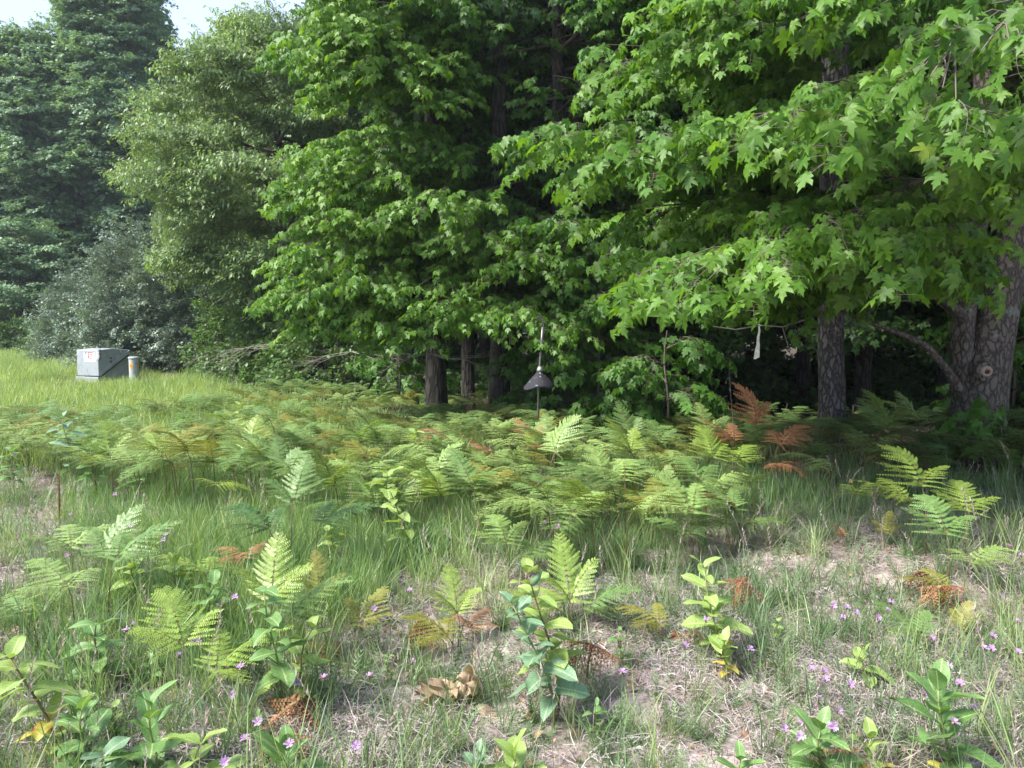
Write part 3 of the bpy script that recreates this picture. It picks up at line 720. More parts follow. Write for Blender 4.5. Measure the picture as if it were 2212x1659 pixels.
mid_maple('maple trunk rising right of the baffle pole behind its hook', 1203, 11.8, 0.135, [
    ((1200, 600, 11.8), (1330, 640, 9.3), 0.6, 36), ((1200, 560, 11.8), (1300, 560, 9.4), 0.6, 36), ((1200, 60, 11.8), (1330, 30, 9.8), 0.5, 26),
    ((1200, 250, 11.8), (1290, 180, 10.4), 0.4, 16), ((1200, 640, 11.8), (1210, 650, 9.6), 0.5, 30)], 2.2, 12, 2.4, n_single=150, grp=G_MAPLE_SHADED, key='maple_mid')

# ---- understory saplings in the dark gap right of the pole (broad leaves)
def sapling(px, Y, h, label, n=90, spread=0.9, grp=None):
    x = (px - CX) / F_PX * Y; bp = Vector((x, Y, float(gz(x, Y))))
    t = empty('sapling', bp, label=label, cat='sapling', group='saplings in the shade of the wood edge')
    put_trunk(t, [(0, 0, -0.05), (0.03, 0, h * .4), (-0.02, 0.03, h * .75), (0, 0, h)], [0.02, 0.016, 0.01, 0.004], 'twig', int(px), seg=7, flare=0)
    S = []
    k = max(6, int(h / 0.22))
    for i in range(k):
        z = 0.25 + (h - 0.25) * i / k; a = 2.4 * i + random.random(); ln = spread * (1 - 0.5 * i / k) * random.uniform(0.6, 1.1)
        S.append((bp + Vector((0, 0, z)), bp + Vector((math.cos(a) * ln, math.sin(a) * ln, z + 0.1)), 0.35 * ln, max(3, n // k), dict(lift=0.2)))
    Pl, Rl, Sl = put_boughs(t, S, tr_rng, 'twig', 0.008)
    leaves_for(t, Pl, Rl, Sl, grp or G_MAPLE_SHADED, 'maple_mid', 0)
for args in ((1290, 9.6, 2.6, 'leafy sapling right of the baffle cone with drooping dark leaves', 110, 0.8),
             (1370, 9.6, 1.9, 'bushy dark sapling under the wide bright bough', 60, 0.6),
             (1440, 8.8, 1.5, 'low sapling with broad leaves left of the rust fern', 60, 0.7),
             (2190, 9.6, 2.4, 'leafy sapling right behind the forked maple', 90, 0.8),
             (2150, 7.2, 0.9, 'low leafy seedling in front of the forked trunk', 34, 0.45),
             (1150, 11.0, 1.5, 'low sapling behind the baffle pole', 50, 0.6),
             (860, 13.5, 2.0, 'sapling left of the thick dark trunk', 60, 0.8)):
    sapling(*args)

# ---- olive-green narrow-leaved tree left of the middle
def crown_tree(name, label, px, Y, h, rad, z0, grp, n, r=0.2, mat='bark_dark', shape_pow=1.4, width=0.40, step=0.35, dr=(0.0, 0.4), lift=0.25, rise=(-0.1, 0.35), group=None, cat='tree', lean=0.0, seed=0, scale=1.0, nspray=20, low=0.72, thick=0.14):
    x = (px - CX) / F_PX * Y; bp = Vector((x, Y, float(gz(x, Y))))
    t = empty(name, bp, label=label, cat=cat, group=group)
    put_trunk(t, [(0, 0, -0.1), (lean * h * .3, 0, h * .3), (lean * h * .6, 0.05, h * .6), (lean * h, 0, h * .97)], [r, r * .8, r * .5, r * .1], mat, seed, seg=12, flare=0.3)
    rng = np.random.default_rng(seed + 100); Pl, Rl, Sl = [], [], []; z = z0; a = rng.uniform(0, 6.28); bb = Buf()
    while z < h:
        f = (z - z0) / (h - z0); prof = (1 - f ** shape_pow) ** 0.75 * (low + (1 - low) * min(1, f * 3))
        a += 2.4 + rng.uniform(-0.4, 0.4); ln = max(0.6, rad * prof * rng.uniform(0.72, 1.1))
        root = Vector((lean * z, 0, z)); tip = root + Vector((math.cos(a) * ln, math.sin(a) * ln, ln * rng.uniform(*rise)))
        P, Rt, S, path, sk = bough(root, tip, width * ln, int(nspray * (0.5 + ln / rad)), rng, lift=lift, sag=0.2, t0=0.25, thick=thick, droop=dr)
        Pl.append(P); Rl.append(Rt); Sl.append(S * scale)
        q = len(path); bb.tube(path, [r * .22 * (1 - .85 * i / (q - 1)) for i in range(q)], 5, cap=False)
        for s_ in sk[:6]: bb.tube(s_, [r * .06, r * .04, 0.003], 3, cap=False)
        z += step * rng.uniform(0.7, 1.3) * (0.6 + 0.4 * prof)
    link('branches', bb.mesh('branches', M['twig']), t, kind='stuff')
    scatter('crown', grp, np.concatenate(Pl), np.concatenate(Rl), np.concatenate(Sl), None, t, kind='stuff')
    return t

crown_tree('ash_tree', 'olive green tree with fine narrow hanging leaves left of the bright maple', 625, 18, 8.3, 3.7, 1.9, G_ASH, 0, 0.22, 'bark_dark', 3.0, seed=1, step=0.15, nspray=48, dr=(0.0, 0.5), scale=0.95, lean=-0.03, low=0.30)
crown_tree('ash_tree', 'tall pale olive tree behind the narrow leaved one, right of the sky gap', 590, 30, 12.3, 3.9, 2.0, G_ASH, 0, 0.22, 'bark_dark', 2.0, seed=3, step=0.25, nspray=38, dr=(0.1, 0.7), scale=1.15)

# ---- far group on the left
FG = 'tall trees behind the meadow at the left'
crown_tree('broadleaf_tree', 'tallest blue green tree at the left whose top leaves the frame', 272, 38, 20.0, 4.3, 2.6, G_FAR, 0, 0.24, seed=11, shape_pow=1.7, step=0.21, nspray=44, group=FG, thick=0.38, dr=(-0.35, 0.6), rise=(-0.05, 0.3), scale=1.15)
crown_tree('broadleaf_tree', 'blue green tree left of the tallest one with open gaps near its foot', 100, 37, 15.0, 4.2, 3.4, G_FAR, 0, 0.2, seed=12, shape_pow=1.9, step=0.24, nspray=38, group=FG, thick=0.38, dr=(-0.35, 0.6), rise=(-0.05, 0.3), scale=1.1)
crown_tree('broadleaf_tree', 'tree cut by the left edge of the photo with a lower top', -20, 36, 14.6, 3.9, 1.6, G_FAR, 0, 0.2, seed=13, shape_pow=2.0, step=0.26, nspray=38, group=FG, thick=0.38, dr=(-0.35, 0.6), scale=1.1)
crown_tree('broadleaf_tree', 'dark tree behind the silver shrub and the ash tree', 440, 41, 15.0, 4.4, 3.6, G_FAR, 0, 0.22, seed=14, shape_pow=1.8, step=0.28, nspray=36, group=FG, thick=0.38, dr=(-0.35, 0.6), scale=1.15)
crown_tree('broadleaf_tree', 'young tree in front of the far group left of the silver shrub', 50, 32, 5.5, 2.4, 0.8, G_FAR, 0, 0.1, seed=15, shape_pow=2.0, step=0.22, nspray=26, group=FG, thick=0.38, dr=(-0.35, 0.6))
for i_, (px_, Y_, h_) in enumerate(((190, 46, 15), (350, 48, 15), (20, 47, 14), (520, 46, 14))):
    crown_tree('broadleaf_tree', 'thin tree seen through the gaps behind the far trees, %s' % ('below the tallest top', 'behind the silver shrub', 'at the left edge', 'behind the olive green tree')[i_], px_, Y_, h_, 3.2, 1.2, G_FAR, 0, 0.16, seed=50 + i_, shape_pow=2.0, step=0.5, nspray=22, group='thin trees behind the far trees', scale=1.2)

# ---- shrubs
def shrub(name, label, px, Y, rx, h, grp, n, seed, group=None, cat='shrub', z0=0.1, lump=0.25):
    x = (px - CX) / F_PX * Y; bp = Vector((x, Y, float(gz(x, Y))))
    t = empty(name, bp, label=label, cat=cat, group=group); rng = np.random.default_rng(seed + 500)
    b = Buf()
    for i in range(9):
        a = i * 0.7 + rng.uniform(0, .3); q = Vector((math.cos(a) * rx * .7, math.sin(a) * rx * .7, h * rng.uniform(.5, .9)))
        b.tube(bez((0.05 * math.cos(a), 0.05 * math.sin(a), -0.05), (q.x * .3, q.y * .3, q.z * .7), q, 7), [.035, .03, .025, .02, .015, .01, .005], 5, cap=False)
    link('stems', b.mesh('stems', M['twig']), t, kind='stuff')
    u = rng.normal(size=(n, 3)); u /= np.linalg.norm(u, axis=1)[:, None]; u[:, 2] = np.abs(u[:, 2]) * 1.0 - 0.12
    rr = 0.55 + 0.45 * rng.random(n) ** 0.6
    ph = np.arctan2(u[:, 1], u[:, 0])
    lm = 1 + lump * np.sin(3 * ph + seed) * np.cos(4 * u[:, 2] + seed) + 0.5 * lump * np.sin(7 * ph + 2 * seed + 6 * u[:, 2])
    P = u * (rr * lm)[:, None] * np.array([rx, rx, h])[None]; P[:, 2] = np.maximum(P[:, 2], z0)
    Rt = np.stack([rng.normal(0, .3, n), -np.arctan2(u[:, 2] * .6, 1) + rng.normal(0, .3, n) + .1, ph + rng.normal(0, .5, n)], 1)
    scatter('foliage', grp, P, Rt, rng.uniform(.7, 1.1, n), None, t, kind='stuff')
    return t
shrub('silver_shrub', 'large silvery grey green shrub behind the utility box', 350, 22.5, 2.1, 4.5, G_OLIVE, 1700, 1)
shrub('silver_shrub', 'lower spreading silvery shrub at the left foot of the large one', 200, 24, 1.5, 2.9, G_OLIVE, 800, 2)
shrub('silver_shrub', 'round silvery shrub right of the large one', 450, 22.5, 1.5, 3.3, G_OLIVE, 800, 3)
shrub('hedge_shrub', 'light green shrub with dry twigs below at the right of the silvery shrubs', 560, 20, 1.4, 2.4, G_SHRUB, 520, 4)
shrub('hedge_shrub', 'dense green shrub below the olive green tree', 640, 18, 1.5, 2.2, G_SHRUB, 480, 5)
shrub('hedge_shrub', 'small green shrub under the left end of the bright maple', 720, 16.5, 1.4, 1.8, G_SHRUB, 360, 6)
shrub('hedge_shrub', 'low bush at the meadow edge by the left frame', 30, 30, 1.6, 1.7, G_SHRUB, 300, 7)
shrub('hedge_shrub', 'low bush at the meadow edge left of the utility box', 150, 29, 1.5, 1.5, G_SHRUB, 260, 8)
shrub('hedge_shrub', 'low bush behind the utility box and marker post', 330, 25.5, 1.4, .8, G_SHRUB, 240, 9)
shrub('hedge_shrub', 'low bush where meadow meets wood right of the marker post', 440, 22.5, 1.2, .8, G_SHRUB, 220, 10)

# ---- wood behind: trees one can count, alike, sharing data
def back_wood():
    rng = np.random.default_rng(77); proto_t = []
    for k in range(3):
        t = crown_tree('forest_tree', 'dark tree standing deep in the wood', CX, 30, 14.0, 3.6, 1.6 + 0.3 * k, G_DARK, 0, 0.15, seed=30 + k, shape_pow=2.6, step=0.24, nspray=30, dr=(0, 0.5), group='trees deep in the wood')
        proto_t.append(t)
    spots = []
    for gy, gx0, gx1 in ((14.5, 0.6, 11.5), (17.5, -1.0, 14), (21, -2.5, 17), (25, -4.0, 20), (30, -7.0, 24), (37, -9, 28)):
        x = gx0
        while x < gx1:
            spots.append((x + rng.uniform(-.7, .7), gy + rng.uniform(-1.1, 1.1))); x += 2.6 + (gy - 14) * 0.07
    spots += [(10.5, 8.5), (9.2, 11.5), (12.5, 10.5), (7.2, 12.2), (6.0, 12.6)]
    for i, (x, y) in enumerate(spots):
        src = proto_t[i % 3]
        if i < 3: t = src; kids = []
        else:
            t = src.copy(); C.objects.link(t)
            for ch in list(src.children):
                c = ch.copy(); C.objects.link(c); c.parent = t
        t.location = (x, y, float(gz(x, y))); t.rotation_euler = (0, 0, rng.uniform(0, 6.28)); s = rng.uniform(.8, 1.15); t.scale = (s, s, s)
        zone = 'left part' if x < -2 else ('middle' if x < 5 else 'right part')
        dp = 'front row' if y < 19 else ('middle rows' if y < 33 else 'far rows')
        t['label'] = 'dark shaded tree in the %s of the wood, %s' % (zone, dp)
        t['group'] = 'shaded trees, %s, %s' % (zone, dp)
back_wood()

# undergrowth mass in the wood
def undergrowth():
    n = 2600; rng = np.random.default_rng(8)
    y = rng.uniform(12.5, 34, n); x = rng.uniform(-1, 1, n) * (y * 0.72 + 2)
    ok = (x > -1.5 - (y - 12) * 0.30); x, y = x[ok], y[ok]; n = len(x)
    z = gz(x, y) + rng.uniform(0.05, 1, n) ** 2 * (0.35 + (y - 10) * 0.10)
    P = np.stack([x, y, z], 1); Rt = np.stack([rng.normal(0, .3, n), rng.uniform(-.5, .4, n), rng.uniform(0, 6.28, n)], 1)
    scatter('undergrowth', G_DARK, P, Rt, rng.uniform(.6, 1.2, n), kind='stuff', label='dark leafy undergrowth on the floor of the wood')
undergrowth()

# thin summer haze over the meadow
def haze():
    V, Fc = boxv(-205, 205, -105, 225, -1.4, 22.5)
    m = bpy.data.materials.new('haze_air'); m.use_nodes = True; nt = m.node_tree
    for n in list(nt.nodes): nt.nodes.remove(n)
    o = N(nt, 'ShaderNodeOutputMaterial'); v = N(nt, 'ShaderNodeVolumePrincipled'); v.inputs['Color'].default_value = (.80, .90, 1, 1); v.inputs['Density'].default_value = HAZE
    v.inputs['Anisotropy'].default_value = 0.2
    nt.links.new(v.outputs[0], o.inputs['Volume'])
    link('haze', new_mesh('haze', V, Fc, m, False), kind='stuff', label='thin pale summer haze in the air over the meadow')
HAZE = 0.0007
def boxv(x0, x1, y0, y1, z0, z1):
    return [(x0, y0, z0), (x1, y0, z0), (x1, y1, z0), (x0, y1, z0), (x0, y0, z1), (x1, y0, z1), (x1, y1, z1), (x0, y1, z1)], [(0, 3, 2, 1), (4, 5, 6, 7), (0, 1, 5, 4), (1, 2, 6, 5), (2, 3, 7, 6), (3, 0, 4, 7)]
haze()

# ================================================================== FERNS
def frond_mesh(name, L_, wid, n_pairs, n_pin, seed, detail=False, curl=0.0, arch=0.25, pw=0.85):
    """triangular twice-cut blade along +X with its rib; mat 0 = leaf, 1 = rib"""
    rg = random.Random(seed); b = Buf()
    rib = lambda t: Vector((L_ * t * (1 - 0.08 * arch * t), 0, L_ * arch * (t - t * t * 1.35)))
    b.tube([rib(t) for t in (0, .25, .5, .75, 1)], [.003, .0026, .002, .0014, .0008], 3, 0.4, 1, cap=False)
    for i in range(n_pairs):
        t = 0.02 + 0.97 * (i / n_pairs) ** 0.9; p = rib(t)
        pl = wid * (1 - t) ** pw * rg.uniform(0.80, 1.10) + 0.012
        for s in (1, -1):
            an = s * (R(66) - 0.30 * t + rg.uniform(-.09, .09)); dz = rg.uniform(-.16, .12) - 0.10
            d = Vector((math.cos(an), math.sin(an), dz)).normalized()
            npn = max(4, int(n_pin * (pl / wid) ** 0.9)); up = Vector((0, 0, 1)); sd = d.cross(up).normalized()
            curlv = curl * rg.uniform(.4, 1.4)
            q = lambda u: p + d * (pl * u) + Vector((0.16 * pl * u * u, 0, -(0.20 + curlv) * pl * u * u))
            b.tube([q(0), q(.5), q(1)], [.0016, .0012, .0006], 3, 0.4, 1, cap=False)
            for j in range(npn):
                u = (j + 0.4) / npn; c = q(u); w_ = min(0.30 * pl, 0.62 * L_ / n_pairs) * (1 - u) ** 0.55 + 0.003; hw = pl / npn * (0.47 if detail else 0.40)
                lv = rg.random() * 0.5 + 0.5 * rg.random()
                for s2 in (1, -1):
                    e = (sd * s2 + d * 0.55 + Vector((0, 0, rg.uniform(-.25, .15) - curlv))).normalized()
                    tp = c + e * w_
                    if detail and w_ > 0.02:
                        m1 = c + e * (w_ * .35); m2 = c + e * (w_ * .7); e2 = d
                        V = [c - e2 * hw, c + e2 * hw, m1 - e2 * hw, m1 + e2 * hw, m1 + e * w_ * .05 - e2 * hw * .8, m1 + e * w_ * .05 + e2 * hw * .8,
                             m2 - e2 * hw * .85, m2 + e2 * hw * .85, m2 + e * w_ * .05 - e2 * hw * .6, m2 + e * w_ * .05 + e2 * hw * .6, tp]
                        b.add(V, [(0, 1, 3, 2), (2, 3, 5, 4), (4, 5, 7, 6), (6, 7, 9, 8), (8, 9, 10)], a=lv, m=0)
                    else:
                        b.add([c - d * hw, c + d * hw, c + d * hw * .6 + e * w_ * .7, tp, c - d * hw * .7 + e * w_ * .6], [(0, 1, 2, 4), (4, 2, 3)], a=lv, m=0)
    return b

def fern_lib(detail):
    lib = []
    for k in range(4):
        L_ = (0.46, 0.52, 0.42, 0.50)[k]
        c = frond_mesh('frond', L_, 0.20 + 0.015 * k, 12 if not detail else 14, 15 if not detail else 18, 40 + k, detail, 0.0 + 0.08 * (k % 2), 0.22 + 0.12 * k, 0.85)
        s = frond_mesh('frond', L_ * 0.74, 0.14, 10 if not detail else 12, 12 if not detail else 14, 60 + k, detail, 0.08, 0.35, 0.85)
        lib.append((c, s))
    return lib
FERN_FAR = fern_lib(False); FERN_NEAR = fern_lib(True)
FMESH = {}
def fmesh(detail, k, which, mat):
    key = (detail, k, which, mat)
    if key not in FMESH: FMESH[key] = (FERN_NEAR if detail else FERN_FAR)[k][which].mesh('frond', mats=[M[mat], M['stalk']])
    return FMESH[key]
STALKS = {}
def stalk_mesh(h10):
    if h10 not in STALKS:
        h = h10 / 10.0; b = Buf()
        b.tube([(0, 0, -0.03), (0.01, 0, h * .5), (0.03, 0, h * .85), (0.07, 0, h)], [.0045, .004, .0035, .003], 5)
        STALKS[h10] = b.mesh('stalk', M['stalk'])
    return STALKS[h10]

def fern_parts(h, tilt, rng):
    """local matrices of the three blades of one bracken plant with stalk height h"""
    top = Vector((0.07, 0, h)); out_ = []
    out_.append((0, Matrix.Translation(top) @ Euler((rng.uniform(-.15, .15), -tilt, rng.uniform(-.1, .1))).to_matrix().to_4x4()))
    for s in (1, -1):
        out_.append((1, Matrix.Translation(top) @ Euler((rng.uniform(-.2, .2), -tilt * .6 + rng.uniform(-.25, .1), s * rng.uniform(0.95, 1.3))).to_matrix().to_4x4()))
    return out_

def fern(x, y, h, yaw, mat, label, group=None, detail=False, scale=1.0, tilt=0.5, rng=random, mats=None, dead=False):
    t = empty('bracken_fern', (x, y, float(gz(x, y))), yaw, label=label, cat='fern', group=group)
    t.scale = (scale,) * 3; k = rng.randrange(4); h10 = max(1, round(h * 10))
    link('stalk', stalk_mesh(h10), t)
    for i, (w_, m) in enumerate(fern_parts(h10 / 10.0, tilt, rng)):
        mm = mats[i] if mats else mat
        o = link('frond', fmesh(detail, k, w_, mm), t); o.matrix_local = m
        if mm != mat: o['label'] = {'fern_rust': 'rust brown frond', 'fern_gold': 'golden olive frond', 'fern_red': 'dead red brown frond'}.get(mm, 'greener frond')
    return t

# named ferns nearer the camera: px, py of the plant's foot, height of the stalk, yaw, colour
NF = [
    (165, 1400, .35, 2.6, 'fern_pale', .95, .30, 'wide drooping pale fern at the lower left above the weathered log'),
    (235, 1370, .38, 0.9, 'fern_green', .95, .5, 'upright fern at the lower left beside the drooping pale one'),
    (85, 1420, .25, 3.4, 'fern_green', .9, .2, 'fern spreading to the left edge below the drooping pale one'),
    (410, 1520, .22, 2.3, 'fern_lime', 1.0, .75, 'bright lime fern spread like a fan near the lower left milkweeds'),
    (440, 1530, .18, 0.6, 'fern_lime', .9, .5, 'lime fern joined to the right side of the fan shaped one'),
    (585, 1450, .35, 1.7, 'fern_lime', 1.0, 1.0, 'tall upright light green fern with a pointed tip at the lower left'),
    (610, 1430, .25, 0.5, 'fern_green', .9, .6, 'fern tucked against the right side of the pointed one'),
    (470, 1330, .22, 2.9, 'fern_lime', .95, .35, 'yellow green fern below the orange brown one'),
    (540, 1290, .34, 2.5, 'fern_rust', .75, .12, 'flat orange brown fern above the yellow green one at the left'),
    (590, 1300, .24, .4, 'fern_red', .6, -.2, 'shrivelled red brown fern beside the orange brown one'),
    (630, 1270, .48, 1.5, 'fern_green', 1.1, .8, 'large shaded green fern standing in the grass left of the middle'),
    (600, 1280, .42, 2.8, 'fern_shaded', 1.0, .4, 'dark fern at the left side of the large shaded one'),
    (680, 1260, .40, .3, 'fern_shaded', 1.0, .3, 'dark fern at the right side of the large shaded one'),
    (690, 1350, .22, 1.9, 'fern_gold', .7, .9, 'dull olive fern right of the pointed light green one'),
    (160, 1290, .36, 2.2, 'fern_pale', .9, .25, 'blue tinged flat fern at the left edge of the tall grass'),
    (215, 1310, .36, 1.2, 'fern_green', .9, .8, 'thin upright fern right of the blue tinged flat one'),
    (770, 1440, .22, 1.2, 'fern_gold', .8, .5, 'golden fern with rusty lower pinnae in the litter'),
    (730, 1450, .10, 2.6, 'fern_rust', .7, .1, 'low rusty fern lying by the golden one'),
    (995, 1410, .22, 2.0, 'fern_lime', .8, .9, 'yellow green fern standing behind the grey green milkweed'),
    (985, 1440, .14, 2.7, 'fern_gold', .9, .3, 'golden fern left of the grey green milkweed'),
    (1010, 1400, .15, 1.2, 'fern_rust', .6, .2, 'orange fern below the yellow green one by the milkweed'),
    (1235, 1370, .20, 1.7, 'fern_lime', 1.0, 1.0, 'bright upright fern right of the tall milkweed pair'),
    (1220, 1370, .14, 3.0, 'fern_lime', .9, .35, 'bright fern leaning left out of the upright one'),
    (1255, 1370, .14, .2, 'fern_green', .8, .5, 'fern leaning right out of the bright upright one'),
    (1100, 1270, .30, 2.0, 'fern_pale', .85, .5, 'open fern on a dark stalk in the grass near the middle'),
    (1130, 1270, .24, .6, 'fern_green', .8, .3, 'fern right of the dark stalk near the middle'),
    (1545, 1100, .45, 1.8, 'fern_lime', 1.1, .9, 'bright green fern in front of the standing rust fern'),
    (1580, 1100, .40, .7, 'fern_lime', 1.0, .5, 'bright fern leaning right in front of the standing rust fern'),
    (1640, 1060, .52, 1.9, 'fern_rust_tall', 1.35, 1.05, 'tall rust coloured fern standing against the dark wood'),
    (1600, 1060, .42, 2.6, 'fern_rust_tall', 1.25, .55, 'rust fern reaching left below the tall rust one'),
    (1670, 1070, .42, .5, 'fern_rust_tall', 1.25, .5, 'rust fern reaching right below the tall rust one'),
    (1660, 1080, .35, 5.2, 'fern_rust_tall', 1.1, -.1, 'rusty fern hanging low beneath the tall rust one'),
    (1570, 1160, .34, 3.4, 'fern_red', 1.0, .2, 'pinkish brown dead fern in front of the bright fern'),
    (1600, 1190, .25, 5.5, 'fern_green', .9, .3, 'shaded fern below the pinkish brown dead one'),
    (1800, 1130, .40, 2.6, 'fern_green', 1.1, .3, 'fern leaning left in the grass before the straight trunk'),
    (1830, 1160, .30, .4, 'fern_lime', 1.0, .2, 'low light green fern leaning right before the straight trunk'),
    (2000, 1200, .42, 1.8, 'fern_lime', 1.15, .7, 'bright lime fern at the right in front of the forked maple'),
    (1970, 1200, .38, 3.0, 'fern_lime', 1.0, .35, 'lime fern spreading left from the bright one at the right'),
    (2085, 1210, .33, 1.2, 'fern_lime', 1.0, .6, 'lime fern standing right of the bright one at the right'),
    (2050, 1270, .30, 1.5, 'fern_green', 1.0, .6, 'mid green fern below the lime pair at the right'),
    (2080, 1290, .24, .3, 'fern_pale', .9, .3, 'pale fern leaning right below the lime pair'),
    (2060, 1310, .15, 2.9, 'fern_gold', .8, .1, 'olive fern lying low below the mid green one at the right'),
    (2005, 1430, .16, 2.2, 'fern_green', .75, .5, 'small feathery fern in the bare ground at the right'),
    (2070, 1390, .14, .6, 'fern_gold', .5, .9, 'tiny olive fern right of the feathery one'),
    (1830, 1190, .22, 2.6, 'fern_rust', .42, .9, 'tiny orange red fern in the dry grass at the right'),
    (1910, 1190, .28, .9, 'fern_gold', .5, .8, 'tiny golden fern right of the tiny orange red one'),
    (1440, 1400, .18, 2.6, 'fern_gold', .7, .3, 'olive fern with rusty tips left of the broad milkweed'),
    (1470, 1410, .12, .8, 'fern_red', .5, .1, 'withered fern at the left foot of the broad milkweed'),
]
frg = random.Random(21)
for (px, py, h, yaw, mt, s, tl, lb) in NF:
    p = gnd(px, py)
    fern(p.x, p.y, h * 1.2, yaw, mt, lb, None, True, s * .78, tl, frg)
# shrivelled dead ferns
DF = [(905, 1420, .20, 'shrivelled red brown fern left of the golden fern and milkweed'), (1595, 1330, .22, 'shrivelled red brown fern right of the broad milkweed'),
      (1990, 1285, .16, 'small dead red brown fern at the right in thin grass'), (2040, 1330, .17, 'dead red brown fern bent over at the right'),
      (1265, 1490, .22, 'thin rusty dead fern right of the tall milkweed pair'), (600, 1660, .12, 'dead red brown fern scrap at the lower edge'),
      (650, 1580, .14, 'dead brown fern in the litter at the lower left'), (1800, 1655, .06, 'small dead fern scrap by the lower right milkweed')]
for i, (px, py, h, lb) in enumerate(DF):
    p = gnd(px, py)
    t = empty('dead_fern', (p.x, p.y, float(gz(p.x, p.y))), frg.uniform(0, 6), label=lb, cat='fern')
    link('stalk', stalk_mesh(2), t).scale = (1, 1, h / 0.2)
    for k in range(4):
        key = ('dead', k)
        if key not in FMESH: FMESH[key] = frond_mesh('frond', .24, .10, 9, 7, 90 + k, True, 1.1, .1, .8).mesh('frond', mats=[M['fern_red'] if k % 3 else M['fern_rust'], M['stalk']])
        o = link('frond', FMESH[key], t); o.scale = (.72, .72, .72); o.location = (0.02, 0, h * .95); o.rotation_euler = (frg.uniform(-.8, .8), frg.uniform(0.1, .9), k * 1.6 + frg.uniform(-.4, .4))

# fern bed
def poly_in(x, y, poly):
    c = False; n = len(poly)
    for i in range(n):
        x1, y1 = poly[i]; x2, y2 = poly[(i + 1) % n]
        if (y1 > y) != (y2 > y) and x < (x2 - x1) * (y - y1) / (y2 - y1) + x1: c = not c
    return c
BED = [(-7.4, 9.3), (-6.0, 8.2), (-4.7, 7.4), (-3.6, 6.5), (-2.6, 5.9), (-1.3, 5.5), (-0.5, 4.7), (0.4, 4.35), (1.3, 4.5), (1.75, 5.3), (2.9, 5.9), (3.6, 6.2), (4.8, 6.4), (7.6, 6.7),
       (8.0, 9.2), (6.2, 9.6), (4.6, 9.8), (3.0, 10.2), (1.8, 11.2), (0.6, 12.0), (-1.0, 12.6), (-2.6, 14.0), (-4.5, 15.2), (-5.2, 12.8), (-6.4, 11.8), (-8.6, 11.2)]
HOLES = [(-3.1, 8.0, 0.55), (-4.9, 10.2, 0.8), (-1.9, 7.0, 0.4), (2.35, 5.9, 0.35), (2.25, 6.2, 0.78), (5.02, 8.0, 0.5), (3.88, 9.0, 0.35)]
